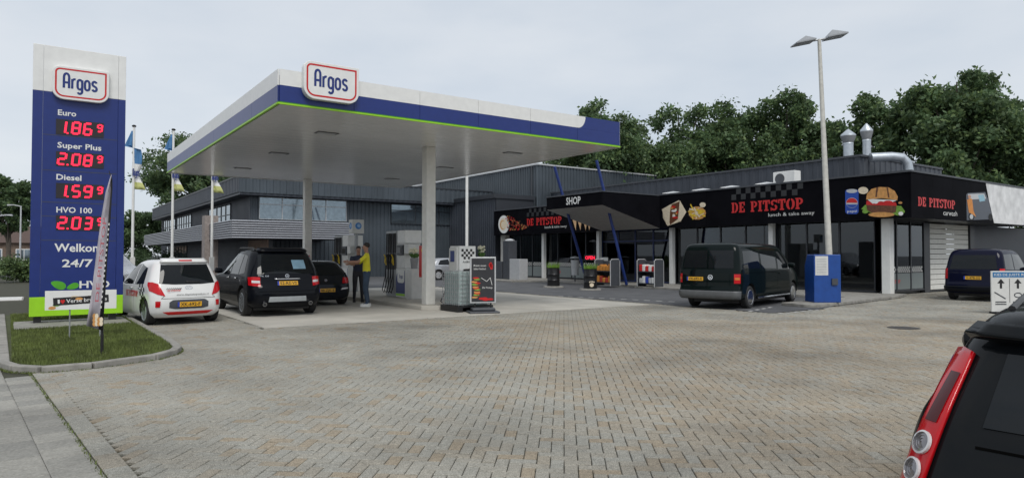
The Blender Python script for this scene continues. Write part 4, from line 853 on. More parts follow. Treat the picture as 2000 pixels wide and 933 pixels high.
# --- black off-roader
mp_ = paint('car_black', (.005, .006, .009)); 
k2 = Car([(.24, .20, 4.6, .86), (.36, .05, 4.72, .93), (.55, 0, 4.78, .955), (.70, .01, 4.78, .955), (.85, .07, 4.72, .955), (1.02, .12, 4.5, .95), (1.10, .15, 3.6, .935), (1.25, .22, 3.3, .895), (1.45, .35, 2.9, .83), (1.60, .46, 2.6, .775), (1.69, .57, 2.4, .71), (1.735, .75, 2.2, .58), (1.75, 1.05, 1.9, .3)], bow=.12, rcr=.26)
ml = thing('offroad_car', 'large black off-road estate car with roof rails beside the white hatchback', 'car', (5.28, 17.35, 0), R(90))
common(ml, k2, dict(paint=mp_, r=.365, axles=(.88, 3.79), spokes=5, rim=chrome_d, mirror=(3.1, 1.15), side=[([(.62, 1.12), (1.15, 1.08)], [(.80, 1.55), (1.15, 1.60)]), ([(1.22, 1.08), (2.02, 1.08)], [(1.22, 1.60), (2.0, 1.62)]), ([(2.09, 1.08), (3.15, 1.08)], [(2.07, 1.62), (2.55, 1.58)])], seams=[[(1.2, .4), (1.2, 1.05)], [(2.05, .4), (2.05, 1.05)]], handles=[(1.4, .98), (2.25, .98)], hm=chrome))
k2.patch('rear_window', carglass, ml, [(-.72, 1.10), (.72, 1.10)], [(-.62, 1.60), (.62, 1.60)], 'y', .006, 20, 6)
k2.patch('window_notice', mat('notice_blue', (.20, .33, .42), .3), ml, [(-.52, 1.22), (-.18, 1.22)], [(-.50, 1.45), (-.16, 1.45)], 'y', .009, 6, 4)
k2.patch('bumper_plate', chrome_d, ml, [(-.48, .40), (.48, .40)], [(-.46, .53), (.46, .53)], 'y', .01, 14, 3); k2.patch('boot_handle', chrome, ml, [(-.32, .955), (.32, .955)], [(-.32, .98), (.32, .98)], 'y', .025, 10, 2, 1, .02)
for sd in (-1, 1):
    k2.patch('tail_light', lampred, ml, [(.66, .78), (.80, .80), (.90, .82)], [(.66, 1.02), (.80, 1.03), (.90, 1.02)], 'y', .010, 12, 6, sd); k2.patch('reversing_light', lampclear, ml, [(.67, .87), (.84, .88)], [(.67, .93), (.84, .94)], 'y', .014, 8, 3, sd)
    MB().tube([(.02, sd*.58, .34), (.3, sd*.58, .34)], .05, 12).build('exhaust', chrome, ml, True); MB().lathe([(.042, .012), (.042, .018)], 14, (0, sd*.58, .34), 'x').build('exhaust_bore', rubber, ml)
    MB().tube([(.85, sd*.62, 1.72), (1.0, sd*.63, 1.765), (2.3, sd*.63, 1.78), (2.5, sd*.62, 1.72)], .02).build('roof_rail', black, ml, True)
seam(k2, ml, [(-.70, .66), (.70, .66)], 'y'); plate(k2, .86, '52-RS-VS', ml); emblem(k2, 1.045, ml, 'star', .05); text('lettering', 'ML 320', k2.frame(1.03, .55, .008), -.1, 0, .1, .035, chrome, ml)
k2.patch('roof_spoiler', mp_, ml, [(-.62, 1.63), (.62, 1.63)], [(-.58, 1.70), (.58, 1.70)], 'y', .06, 14, 3, 1, .05)
# --- dark grey hatchback at the pump
bp_ = paint('car_graphite', (.018, .021, .027), .25, .3)
k3 = Car([(.18, .18, 4.1, .80), (.30, .05, 4.2, .86), (.50, 0, 4.24, .875), (.66, .03, 4.2, .875), (.80, .10, 4.0, .87), (.92, .15, 3.6, .855), (.98, .18, 3.0, .83), (1.1, .27, 2.8, .77), (1.25, .40, 2.5, .69), (1.34, .5, 2.2, .62), (1.39, .66, 2.0, .52), (1.41, .95, 1.7, .3)], bow=.12, rcr=.25)
bmw = thing('hatchback_car', 'dark grey hatchback being fuelled beside the man in yellow', 'car', (7.32, 20.2, 0), R(90))
common(bmw, k3, dict(paint=bp_, r=.31, axles=(.75, 3.41), spokes=7, mirror=(2.75, 1.0), side=[([(.65, .97), (1.5, .95)], [(.85, 1.25), (1.5, 1.32)]), ([(1.57, .95), (2.7, .95)], [(1.57, 1.32), (2.1, 1.30)])], seams=[[(1.53, .3), (1.53, .93)]], handles=[(1.7, .84)]))
k3.patch('rear_window', carglass, bmw, [(-.60, .96), (.60, .96)], [(-.50, 1.29), (.50, 1.29)], 'y', .006, 18, 6)
for sd in (-1, 1): k3.patch('tail_light', lampred, bmw, [(.52, .70), (.70, .70), (.82, .72)], [(.58, .88), (.72, .88), (.82, .86)], 'y', .010, 10, 5, sd); k3.patch('bumper_reflector', lampclear, bmw, [(.45, .50), (.72, .53)], [(.5, .56), (.72, .57)], 'y', .008, 8, 2, sd)
plate(k3, .50, '48-ZJK-8', bmw); emblem(k3, .80, bmw, 'quarter', .042); MB().tube([(.9, 0, 1.40), (.86, 0, 1.47)], .012).build('aerial', black, bmw)
seam(k3, bmw, [(-.7, .60), (.7, .60)], 'y')
# --- dark green panel van
vp = paint('van_green', (.003, .007, .007))
k4 = Car([(.28, .12, 5.5, .88), (.40, .0, 5.62, .945), (.58, 0, 5.65, .95), (.64, .04, 5.65, .95), (.95, .05, 5.5, .95), (1.10, .06, 5.2, .95), (1.22, .08, 4.95, .94), (1.5, .13, 4.55, .905), (1.72, .18, 4.2, .865), (1.84, .23, 4.0, .82), (1.91, .32, 3.85, .73), (1.945, .55, 3.6, .5), (1.955, .9, 3.2, .25)], bow=.05, rcr=.16, tap=.03)
vh = R(14); vc = (gp(1358, 597)+gp(1457, 601.5))/2; vorg = vc-Vector((math.cos(vh), math.sin(vh), 0))*.95
van = thing('panel_van', 'dark green panel van parked in front of the shop windows', 'van', (vorg.x, vorg.y, 0), vh)
common(van, k4, dict(paint=vp, r=.335, axles=(.98, 4.75), spokes=13, rim=chrome, mirror=(4.25, 1.25), side=[([(.45, 1.20), (1.7, 1.18)], [(.5, 1.70), (1.7, 1.72)]), ([(1.85, 1.18), (3.1, 1.16)], [(1.85, 1.72), (3.1, 1.72)]), ([(3.25, 1.14), (4.45, 1.12)], [(3.25, 1.70), (3.8, 1.68)])], seams=[[(1.78, .4), (1.78, 1.75)], [(3.18, .4), (3.18, 1.75)], [(.4, 1.06), (3.1, 1.04)]], handles=[(3.4, 1.0)]))
for a, b in ((-.78, -.03), (.03, .78)): k4.patch('rear_window', carglass, van, [(a, 1.20), (b, 1.20)], [(a*.95, 1.72), (b*.95, 1.72)], 'y', .005, 10, 6)
seam(k4, van, [(0, .62), (0, 1.78)], 'y')
k4.patch('bumper', mat('bumper_grey', (.10, .105, .11), .5), van, [(-.92, .33), (.92, .33)], [(-.94, .54), (.94, .54)], 'y', .03, 24, 5, 1, .04)
for sd in (-1, 1): k4.patch('tail_light', lampred, van, [(.80, .76), (.93, .76)], [(.80, 1.03), (.93, 1.03)], 'y', .010, 8, 6, sd); k4.patch('indicator', mat('lamp_orange', (.55, .16, .03), .15), van, [(.82, .86), (.92, .86)], [(.82, .93), (.92, .93)], 'y', .013, 6, 3, sd); MB().tube([(1.45, sd*.95, .30), (4.3, sd*.95, .30)], .035, 10).build('side_step', chrome, van, True)
plate(k4, .88, 'VX-693-X', van, .38); emblem(k4, .93, van, 'vw', .075, -.1)
# --- navy van by the roller door
np_ = paint('van_navy', (.005, .006, .020))
k5 = Car([(.26, .12, 4.3, .86), (.38, .0, 4.38, .90), (.55, 0, 4.4, .905), (.65, .03, 4.4, .905), (.95, .05, 4.2, .90), (1.05, .06, 3.7, .895), (1.2, .10, 3.3, .87), (1.45, .17, 2.95, .83), (1.62, .24, 2.7, .79), (1.73, .32, 2.5, .72), (1.79, .5, 2.3, .55), (1.81, .9, 2.0, .25)], bow=.06, rcr=.18, tap=.03)
ch = R(5); cc = gp(1862, 584)+Vector((math.sin(ch), -math.cos(ch), 0))*.78; corg = cc-Vector((math.cos(ch), math.sin(ch), 0))*.7
cad = thing('small_van', 'navy blue small van at the carwash roller door', 'van', (corg.x, corg.y, 0), ch)
common(cad, k5, dict(paint=np_, r=.31, axles=(.75, 3.45), spokes=7, mirror=(2.95, 1.1), side=[([(.3, 1.10), (1.3, 1.08)], [(.4, 1.60), (1.3, 1.62)]), ([(1.4, 1.08), (2.9, 1.06)], [(1.4, 1.62), (2.4, 1.58)])], seams=[[(1.35, .35), (1.35, 1.65)]], handles=[(1.6, .95)]))
k5.patch('rear_window', carglass, cad, [(-.70, 1.10), (.70, 1.10)], [(-.62, 1.58), (.62, 1.58)], 'y', .006, 18, 6)
for sd in (-1, 1): k5.patch('tail_light', lampred, cad, [(.76, .76), (.88, .76)], [(.76, 1.12), (.87, 1.12)], 'y', .010, 8, 6, sd)
k5.patch('bumper', mp_, cad, [(-.86, .34), (.86, .34)], [(-.88, .52), (.88, .52)], 'y', .02, 20, 4, 1, .03); plate(k5, .80, 'V-478-SG', cad)
# --- silver cars behind
sp_ = paint('car_silver', (.42, .43, .45), .25, .6)
sil = thing('estate_car', 'silver car half hidden behind the poster board and tank', 'car', (20.2, 38.4, 0), R(-8))
common(sil, k3, dict(paint=sp_, r=.31, axles=(.75, 3.41), mirror=(2.75, 1.0), side=[([(.65, .97), (1.5, .95)], [(.85, 1.25), (1.5, 1.32)]), ([(1.57, .95), (2.7, .95)], [(1.57, 1.32), (2.1, 1.30)])], seams=[[(1.53, .3), (1.53, .93)]]))
mpv = thing('people_carrier', 'silver people carrier half hidden between pylon and white hatchback', 'car', (.7, 29.8, 0), R(-60))
common(mpv, k5, dict(paint=sp_, r=.31, axles=(.75, 3.45), mirror=(2.95, 1.1), side=[([(.3, 1.10), (1.3, 1.08)], [(.4, 1.60), (1.3, 1.62)]), ([(1.4, 1.08), (2.9, 1.06)], [(1.4, 1.62), (2.4, 1.58)])], seams=[[(1.35, .35), (1.35, 1.65)]]))
# --- black hatchback close to the camera
fp = paint('car_jet', (.006, .007, .008))
k6 = Car([(.20, .20, 3.8, .80), (.32, .06, 3.9, .86), (.50, 0, 3.95, .885), (.62, .02, 3.95, .885), (.80, .07, 3.7, .865), (.92, .12, 3.4, .835), (.99, .16, 3.1, .80), (1.11, .25, 2.8, .738), (1.22, .33, 2.5, .685), (1.29, .40, 2.25, .64), (1.34, .5, 2.05, .57), (1.362, .75, 1.8, .42), (1.37, 1.05, 1.5, .2)], bow=.10, rcr=.20)
fh = R(54.7-43); tl = atD(1808, 865, 2.7)   # tail lamp corner
lp = k6.P(k6.qy(.755, .83), .83); rot = Matrix.Rotation(fh, 3, 'Z'); fo = tl-rot@Vector((lp.x, lp.y, 0)); 
fg = thing('hatchback_car', 'black hatchback with tall red tail lamp close at the right edge', 'car', (fo.x, fo.y, 0), fh)
common(fg, k6, dict(paint=fp, r=.30, axles=(.68, 3.15), mirror=(2.6, 1.0), side=[([(.55, .95), (1.3, .93)], [(.7, 1.21), (1.3, 1.26)]), ([(1.37, .93), (2.5, .93)], [(1.37, 1.26), (2.0, 1.25)])], seams=[[(1.34, .3), (1.34, .9)]], handles=[(1.5, .84)]))
k6.patch('rear_window', carglass, fg, [(-.56, .93), (.56, .93)], [(-.50, 1.19), (.50, 1.19)], 'y', .006, 24, 10)
k6.patch('roof_spoiler', fp, fg, [(-.62, 1.215), (.62, 1.215)], [(-.58, 1.26), (.58, 1.26)], 'y', .05, 20, 4, 1, .035)
for sd in (-1, 1):
    tlp = k6.patch('tail_light', lampred, fg, [(.775, .58), (.815, .58), (.86, .58)], [(.612, 1.175), (.65, 1.185), (.685, 1.175)], 'y', .012, 10, 20, sd, .016)
    k6.patch('lamp_insert', mat('lamp_dark_red', (.06, .004, .006), .15, coat=.2, spec=.2), fg, [(.705, .91), (.748, .91)], [(.645, 1.09), (.682, 1.09)], 'y', .0235, 6, 8, sd)
    for z_, y_ in ((.83, .750), (.725, .780)):
        q = k6.qy(y_*sd, z_); p = k6.P(q, z_, .018); n_ = (k6.P(q, z_, .03)-p).normalized(); mb = MB(); a_ = n_.orthogonal().normalized(); b_ = n_.cross(a_)
        rings = [(.048, .0, 0), (.048, .010, 0), (.040, .012, 0), (.038, .006, 1), (.028, .008, 1), (.026, .005, 1), (.016, .008, 1), (.014, .005, 1), (.003, .008, 1)]
        for (r0, h0, m0), (r1, h1, m1) in zip(rings[:-1], rings[1:]):
            for i in range(24):
                t0, t1 = 2*math.pi*i/24, 2*math.pi*(i+1)/24; mb.poly([p+a_*r*math.cos(t)+b_*r*math.sin(t)+n_*h for r, h, t in ((r0, h0, t0), (r0, h0, t1), (r1, h1, t1), (r1, h1, t0))], m1)
        mb.build('round_lamp', [lampclear, mat('lamp_grey', (.22, .21, .22), .15, .5, coat=1)], fg)
seam(k6, fg, [(-.58, .86), (.58, .86)], 'y')
MB().tube([(.75, .53, 1.345), (1.6, .56, 1.37), (2.2, .55, 1.32)], .015).build('roof_rail', black, fg, True)
# ================================================================ FORECOURT EQUIPMENT
def bucket(name, label, loc, n, h=.35, group=None):
    t = thing(name, label, 'flowers', loc, group=group); MB().lathe([(.10, 0), (.14, h), (.13, h), (.12, h-.02)], 16).build('bucket', grey, t, True)
    st = MB(); bl_ = MB()
    for i in range(n):
        a, r = random.random()*6.28, random.uniform(.02, .17); x, y, z = r*math.cos(a), r*math.sin(a), h+random.uniform(.12, .34)
        st.tube([(x*.3, y*.3, h-.1), (x, y, z)], .006, 5); bl_.lathe([(.004, z-.01), (.035, z+.01), (.04, z+.04), (.015, z+.065)], 8, (x, y, 0))
        st.poly([(x*.5, y*.5, h), (x*.9+.05, y*.9, h+.1), (x*1.3, y*1.3, h+.16), (x*.8-.05, y*.8, h+.1)])
    stuff(st.build('stems', mat('stem_green', (.07, .16, .03), .6), t)); stuff(bl_.build('blossoms', mat('blossom', (.75, .72, .55), .6), t))
def hose(pts, name, parent, r=.016): return MB().tube(pts, r, 8).build(name, rubber, parent, True)
def pump(label, x, y, tall):
    t = thing('fuel_pump', label, 'fuel pump', (x, y, .13), group='pumps under the canopy'); h = tall
    MB().box(-.33, -.10, 0, .33, .62, 1.0).build('lower_cabinet', offwhite, t, bevel=.015); MB().box(-.30, .0, 1.0, .30, .62, h-.45).build('upper_cabinet', offwhite, t, bevel=.015); MB().box(-.32, -.05, h-.45, .32, .55, h).build('head', white, t, bevel=.02)
    f = Frame((-.331, 0, 0), (0, -1, 0), (0, 0, 1)); flat('blue_print', f, [(rrect(-.6, .14, .08, .92, (.01, .01, .01, .3)), 0, 0)], blue, t, .003); flat('green_print', f, [([(-.6, .06), (.08, .06), (.08, .13), (-.6, .13)], 0, 0)], lime, t, .003)
    flat('white_print', f, [(rrect(-.5, .5, .04, .93, (.12, .12, .01, .05)), 0, 0)], white, t, .004); flat('logo_print', f, [(s, 0, i*.00002) for i, s in enumerate(argos(-.33, .66, .26, .12, .018))], blue, t, .005)
    MB().box(-.37, .05, 1.45, -.30, .5, 1.80).build('display', dgrey, t, bevel=.01); flat('screen', Frame((-.371, 0, 0), (0, -1, 0), (0, 0, 1)), [([(-.45, 1.52), (-.1, 1.52), (-.1, 1.72), (-.45, 1.72)], 0, 0)], carglass, t, .003)
    MB().box(-.36, -.38, 1.50, .1, -.06, 1.82).build('card_terminal', offwhite, t, bevel=.02)
    MB().box(-.3, .66, 0, .3, 1.5, h).build('hose_tower', grey, t, bevel=.02)
    for k in range(4):
        yy = .76+k*.2; MB().box(-.325, yy-.05, .95, -.301, yy+.06, 1.5).build('nozzle_holster', black, t)
        nz_ = MB(); nz_.tube([(-.36, yy, 1.1), (-.38, yy, 1.35), (-.44, yy, 1.47)], .022, 8); nz_.tube([(-.36, yy, 1.12), (-.42, yy, 1.2), (-.40, yy, 1.36)], .012, 6); nz_.build('nozzle', (yellow, black, black, yellow)[k], t, True)
        hose([(-.34, yy, h-.1), (-.35, yy, 1.7), (-.38, yy+.02, .7), (-.46, yy+.1, .22), (-.42, yy+.05, .12), (-.37, yy, .35), (-.36, yy, 1.1)], 'hose', t)
        MB().box(-.318, yy-.075, 1.52, -.301, yy+.075, h-.08).build('trim_strip', (black, dgrey)[k % 2], t)
    return t
pump('white fuel pump with black hoses behind the near canopy column', 10.55, 20.8, 2.3)
p2 = pump('white fuel pump behind the dark grey hatchback', 10.5, 25.8, 2.25)
q = thing('pump_sign', 'white boxy pump sign with a blue round emblem beyond the man in yellow', 'sign', (10.35, 25.3, .13)); MB().box(-.24, -.2, 2.3, .24, .2, 2.85).build('sign_box', offwhite, q, bevel=.02); MB().box(-.05, -.05, 0, .05, .05, 2.3).build('post', grey, q)
for f in (Frame((-.241, 0, 0), (0, -1, 0), (0, 0, 1)), Frame((0, -.201, 0), (1, 0, 0), (0, 0, 1))): flat('emblem', f, [(ell(0, 2.6, .13, .13), 0, 0), (ell(.02, 2.61, .07, .07), 1, .001)], [mat('emblem_blue', (.03, .20, .55), .4), mat('emblem_pale', (.3, .5, .75), .4)], q, .003)
ex = thing('extinguisher_cabinet', 'red fire extinguisher cabinet beside the near canopy column', 'cabinet', (10.05, 19.0, .13)); MB().box(-.13, -.13, .75, .13, .13, 1.75).build('box', red, ex, bevel=.015); MB().box(-.05, -.05, 0, .05, .05, .75).build('post', grey, ex); MB().lathe([(.08, 0), (.09, .03), (.03, .05)], 14, (-.1, -.17, 1.6), 'y').build('alarm_knob', yellow, ex)
ex2 = thing('extinguisher_cabinet', 'small red extinguisher box at the far canopy column', 'cabinet', (9.05, 27.5, .13)); MB().box(-.14, -.12, .9, .14, .12, 1.45).build('box', red, ex2, bevel=.015); MB().box(-.04, -.04, 0, .04, .04, .9).build('post', grey, ex2)
ad = thing('additive_dispenser', 'white fluid dispenser with black checks behind the water tank', 'dispenser', (10.45, 17.35, .13)); MB().box(-.28, -.32, 0, .28, .25, 1.72).build('cabinet', white, ad, bevel=.015)
MB().box(-.34, -.25, .0, -.285, .2, 1.66).build('door', offwhite, ad, bevel=.01)
f = Frame((0, -.321, 0), (1, 0, 0), (0, 0, 1)); flat('checker_print', f, [([(-.22+i*.075, 1.33+j*.075), (-.145+i*.075, 1.33+j*.075), (-.145+i*.075, 1.405+j*.075), (-.22+i*.075, 1.405+j*.075)], 0, 0) for i in range(6) for j in range(4) if (i+j) % 2], black, ad, .003)
text('lettering', 'AdBlue', f, -.18, 1.22, .16, .06, black, ad)
f2 = Frame((-.341, 0, 0), (0, -1, 0), (0, 0, 1)); flat('blue_label', f2, [([(-.12, 1.25), (.12, 1.25), (.12, 1.58), (-.12, 1.58)], 0, 0)], blue, ad, .003); flat('checker_print', f2, [([(-.05+i*.07, .5+j*.07), (.02+i*.07, .5+j*.07), (.02+i*.07, .57+j*.07), (-.05+i*.07, .57+j*.07)], 0, 0) for i in range(3) for j in range(6) if (i+j) % 2], black, ad, .003)
hose([(-.35, -.1, .95), (-.6, -.2, .6), (-.9, -.3, .12), (-.8, -.7, -.09), (-.3, -.9, -.09), (.1, -.7, -.09)], 'hose', ad)
tk = thing('water_tank', 'translucent pale water tank in a wire cage on a black pallet', 'tank', (10.0, 16.35, .012)); tkm = mat('tank_plastic', (.50, .60, .59), .25, var=.08); tkm.node_tree.nodes['Principled BSDF'].inputs['Transmission Weight'].default_value = .35
MB().box(-.5, -.42, .17, .5, .42, 1.12).build('tank_body', tkm, tk, bevel=.06); MB().lathe([(.1, 1.12), (.1, 1.17), (.02, 1.18)], 14).build('lid', rubber, tk)
for z in [.2+i*.115 for i in range(9)]:
    mb = MB(); P_ = [(-.53, -.45, z), (.53, -.45, z), (.53, .45, z), (-.53, .45, z), (-.53, -.45, z)]; [mb.tube([a, b], .008, 6) for a, b in zip(P_[:-1], P_[1:])]; mb.build('cage_hoop', grey, tk)
for i in range(9):
    for y in (-.45, .45): MB().tube([(-.53+i*.1325, y, .17), (-.53+i*.1325, y, 1.14)], .008, 6).build('cage_bar', grey, tk)
    if 0 < i < 8:
        for x in (-.53, .53): MB().tube([(x, -.45+i*.1125, .17), (x, -.45+i*.1125, 1.14)], .008, 6).build('cage_bar', grey, tk)
MB().box(-.58, -.48, .12, .58, .48, .165).build('pallet_deck', black, tk)
for x in (-.5, 0, .5): MB().box(x-.08, -.48, 0, x+.08, .48, .12).build('pallet_foot', black, tk)
hose([(.3, -.2, 1.15), (.2, -.25, 1.3), (.0, -.3, 1.2), (-.2, -.44, 1.18)], 'tank_hose', tk)
ab = thing('poster_board', 'upright poster board with food picture on a grey rubber foot by the tank', 'sign', (*(gp(943, 611)[:2]), .012), R(-22))
MB().prism([(-.42, -.32), (.42, -.32), (.42, .32), (-.42, .32)], 0, .05).build('foot_base', dgrey, ab, bevel=.03); MB().box(-.32, -.18, .05, .32, .18, .14).build('foot_block', dgrey, ab, bevel=.03)
for x in (-.22, .22): MB().tube([(x, 0, .12), (x, 0, .28)], .025, 10).build('spring', black, ab)
MB().box(-.36, -.03, .26, .36, .03, 1.52).build('frame', lgrey, ab, bevel=.01); f = Frame((0, -.031, 0), (1, 0, 0), (0, 0, 1))
pst = flat('poster', f, [([(-.32, .30), (.32, .30), (.32, 1.48), (-.32, 1.48)], 0, 0)]+[(ell(-.2+rj(.06), .42+i*.035, .09, .025, 10), 1+i % 4, .001+i*.0003) for i in range(16)]+[(ell(.1+rj(.15), .38+rj(.03), .09, .03, 8), 4, .004+i*.0002) for i in range(7)]+[(ell(.24+rj(.05), 1.28+rj(.05), .04, .06, 8), 4, .003) for i in range(4)]+[(q, 5, .003) for q in stroke([(-.05, .95), (.1, .85), (.2, .95), (.25, .75)], .012)], [mat('poster_dark', (.03, .03, .035), .4), bunm, brownm, leafm, red, white], ab, .003)
for s_, z_ in (('Kom even', 1.26), ('lekker lunchen!', 1.17)): text('lettering', s_, f, -.26, z_, .08, .055, white, pst, off=.009)
text('lettering', 'De Pitstop', f, -.02, .66, .26, .05, white, pst, off=.009)
bucket('flower_bucket', 'bucket of white flowers beside the pump cabinet', (10.2, 20.0, .13+1.0), 22); bx_ = thing('flower_stand', 'small grey plinth under the flowers by the pump', 'stand', (10.2, 20.0, .13)); MB().box(-.2, -.2, 0, .2, .2, 1.0).build('plinth', offwhite, bx_, bevel=.02)
bucket('flower_bucket', 'white flowers standing above the poster board', (*(atD(940, 500, 22)[:2]), 1.15), 18); st_ = atD(940, 500, 22); bx_ = thing('flower_stand', 'grey stand holding white flowers behind the poster board', 'stand', (st_.x, st_.y, .0)); MB().box(-.2, -.2, .012, .2, .2, 1.15).build('plinth', grey, bx_, bevel=.02)
# vacuum / air station near the shop end
va = thing('service_station_unit', 'dark grey air and vacuum column with low grey side boxes', 'service unit', tuple(gp(1000, 549))); MB().box(-.9, -1.3, 0, .7, 1.5, .12).build('plinth', kerbm, va, bevel=.02)
MB().box(-.3, -.1, .12, .3, .55, 2.45).build('column', dgrey, va, bevel=.03); MB().lathe([(.36, 2.45), (.34, 2.52), (.05, 2.58)], 4, (0, .22, 0)).build('cap', lgrey, va); MB().box(-.3, -1.2, .12, .3, -.15, 1.35).build('side_box', lgrey, va, bevel=.02); MB().prism([(-.35, .6), (.3, .6), (.3, 1.0), (-.35, 1.3)], .12, 1.2).build('instruction_panel', dgrey, va, bevel=.02)
# barrels, racks, bin
def barrel(label, x, y, paw):
    b = thing('barrel_planter', label, 'planter', tuple(gp(x, y)), group='black barrel planters'); prof = [(.30, 0)]
    for z in (.28, .56): prof += [(.30, z-.03), (.315, z), (.30, z+.03)]
    MB().lathe([(.31, 0), (.31, .02)]+prof[1:]+[(.30, .86), (.315, .88), (.29, .88), (.28, .84), (.0, .83)], 24).build('barrel', mat('barrel_black', (.010, .010, .011), .35), b, True)
    V_ = MB()
    for i in range(170):
        a, r = random.random()*6.28, random.random()**.5*.26; x_, y_ = r*math.cos(a), r*math.sin(a); h_ = random.uniform(.15, .38); V_.poly([(x_-.012, y_, .82), (x_+.012, y_, .82), (x_*1.5+.006, y_*1.5, .82+h_)])
    stuff(V_.build('grass_tuft', mat('planter_green', (.14, .26, .03), .6, var=.4), b))
    if paw: flat('paw_print', Frame((-.16, -.27, 0), (.86, -.5, 0), (0, 0, 1)), [(ell(0, .16, .1, .09, 12), 0, 0)]+[(ell(-.1+i*.066, .29+.02*(i in (1, 2)), .025, .035, 8), 0, .001) for i in range(4)], cream, b, .012)
    MB().lathe([(.5, 0), (.48, .07), (.0, .08)], 20).build('pad', kerbm, b)
    b.children[0].location.z = .08; [setattr(c_, 'location', (0, 0, .08)) for c_ in b.children if c_.name.startswith(('grass', 'paw'))]
barrel('black barrel planter nearer the grey air column', 1081, 561, False); barrel('black barrel planter with a pale paw print beside the blue strut', 1153, 566, True)
def rack(label, x, y, g1, g2):
    r_ = thing('display_rack', label, 'rack', (*(gp(x, y, .1)[:2]), .1), group='display racks at the shop entrance')
    for yy in (-.55, .55):
        MB().box(-.3, yy-.02, .0, .3, yy+.02, 1.25).build('side_panel', dgrey, r_, bevel=.02); MB().tube([(-.31, yy, 0), (-.31, yy, 1.2), (-.22, yy, 1.28), (.22, yy, 1.28), (.31, yy, 1.2), (.31, yy, 0)], .02).build('side_rail', lgrey, r_, True)
    MB().box(.25, -.53, .05, .29, .53, 1.2).build('back', dgrey, r_)
    for z, gm in ((.12, g2), (.68, g1)):
        MB().box(-.3, -.53, z, .25, .53, z+.03).build('shelf', dgrey, r_)
        for i in range(5): MB().box(-.26, -.5+i*.2, z+.03, .1, -.32+i*.2, z+.03+random.uniform(.22, .34)).build('pack', gm[i % len(gm)], r_, bevel=.03)
        
rack('grey display rack holding orange bags right of the barrels', 1186, 557, [goods[3]], [goods[3], goods[0]]); rack('grey display rack holding red and white packs at the entrance', 1270, 559, [red, white], [white, lgrey, plate_b])
bn = thing('litter_bin', 'slim light grey litter bin by the shop window', 'bin', (*(gp(1123, 549, .1)[:2]), .1)); MB().lathe([(.2, .35), (.24, 1.15), (.25, 1.2)], 18).build('bin_body', lgrey, bn, True); MB().lathe([(.28, 1.3), (.26, 1.36), (.02, 1.42)], 18).build('lid', grey, bn, True); MB().tube([(0, .0, 0), (0, 0, 1.3)], .04).build('post', dgrey, bn)
nt_ = thing('notice_board', 'small white notice fixed beside the entrance', 'notice', (26.55, 28.6, 0)); MB().box(-.01, -.55, .9, .01, .1, 1.45).build('sheet', white, nt_); MB().box(.012, -.3, .1, .04, -.2, 1.4).build('stand', dgrey, nt_)
op = thing('open_sign', 'red lit open sign in the shop window', 'sign', (26.85, 29.9, 0)); f = Frame((-.0, 0, 0), (0, -1, 0), (0, 0, 1)); MB().box(.0, -.55, 1.25, .03, .55, 1.62).build('case', black, op); text('lettering', 'OPEN', f, -.42, 1.33, .42, .2, led, op, bold=.02)
# blue service box, lamp post, direction board
bb = thing('payment_kiosk', 'blue metal kiosk with slanted top and white notice on the kerb', 'kiosk', (*(gp(1607, 589, .1)[:2]), .1), R(-36))
mb = MB(); P_ = [(-.35, 0), (.35, 0), (.35, 1.15), (.15, 1.5), (-.35, 1.5)]
mb.add([(-.42, y, z) for y, z in P_]+[(.42, y, z) for y, z in P_], [(0, 1, 2, 3, 4), (9, 8, 7, 6, 5)]+[(i, (i+1) % 5, 5+(i+1) % 5, 5+i) for i in range(5)]); mb.build('cabinet', mat('kiosk_blue', (.01, .06, .27), .4, var=.1), bb, bevel=.02)
f = Frame((0, -.351, 0), (1, 0, 0), (0, 0, 1)); nn = flat('notice', f, [([(-.38, .85), (.02, .85), (.02, 1.45), (-.38, 1.45)], 0, 0)]+[([(-.34, .9+i*.05), (-.03, .9+i*.05), (-.03, .912+i*.05), (-.34, .912+i*.05)], 1, .001) for i in range(10)], [offwhite, grey], bb, .004); MB().box(.12, -.40, .55, .3, -.36, .75).build('coin_slot', dgrey, bb)
lpz = gp(1623, 579, .1); lm = thing('lamp_post', 'tall grey lamp post with two flat lamp heads in front of the shop', 'lamp post', (lpz.x, lpz.y, .1)); tp = atD(1600, 78, 26.0); dv = tp-Vector((lpz.x, lpz.y, .1))
MB().tube([(0, 0, 0), dv*.5, dv], [.12, .095, .065], 14).build('post', mat('post_grey', (.46, .45, .41), .6), lm, True); 
u_ = Vector((math.sin(YAW), -math.cos(YAW), 0)); up_ = Vector((0, 0, 1)); w_ = Vector((math.cos(YAW), math.sin(YAW), 0))
MB().tube([dv-u_*.45-up_*.08, dv+u_*.45+up_*.08], .035).build('crossarm', grey, lm)
for sg in (-1, 1):
    c_ = dv+u_*sg*.62+up_*(sg*.12+.02); mb = MB(); B_ = [c_+u_*a+w_*b+up_*(a*.2) for a, b in ((-.38, -.3), (.38, -.3), (.38, .3), (-.38, .3))]; ap = c_+up_*.26-u_*sg*.1
    mb.add(B_+[ap]+[v-up_*.05 for v in B_], [(0, 1, 4), (1, 2, 4), (2, 3, 4), (3, 0, 4), (5, 6, 7, 8), (0, 5, 6, 1), (1, 6, 7, 2), (2, 7, 8, 3), (3, 8, 5, 0)]); hd_ = mb.build('lamp_head', grey, lm); MB().poly([v-up_*.055+(c_-v)*.12 for v in B_]).build('lens', lgrey, hd_)
dr = thing('direction_board', 'white direction board with two black arrows and blue header', 'sign', (*(gp(1972, 612)[:2]), 0), R(-35)); MB().box(-.5, -.02, .05, .5, .02, 1.15).build('panel', offwhite, dr, bevel=.01); MB().box(-.45, -.15, 0, .45, .15, .05).build('foot', rubber, dr)
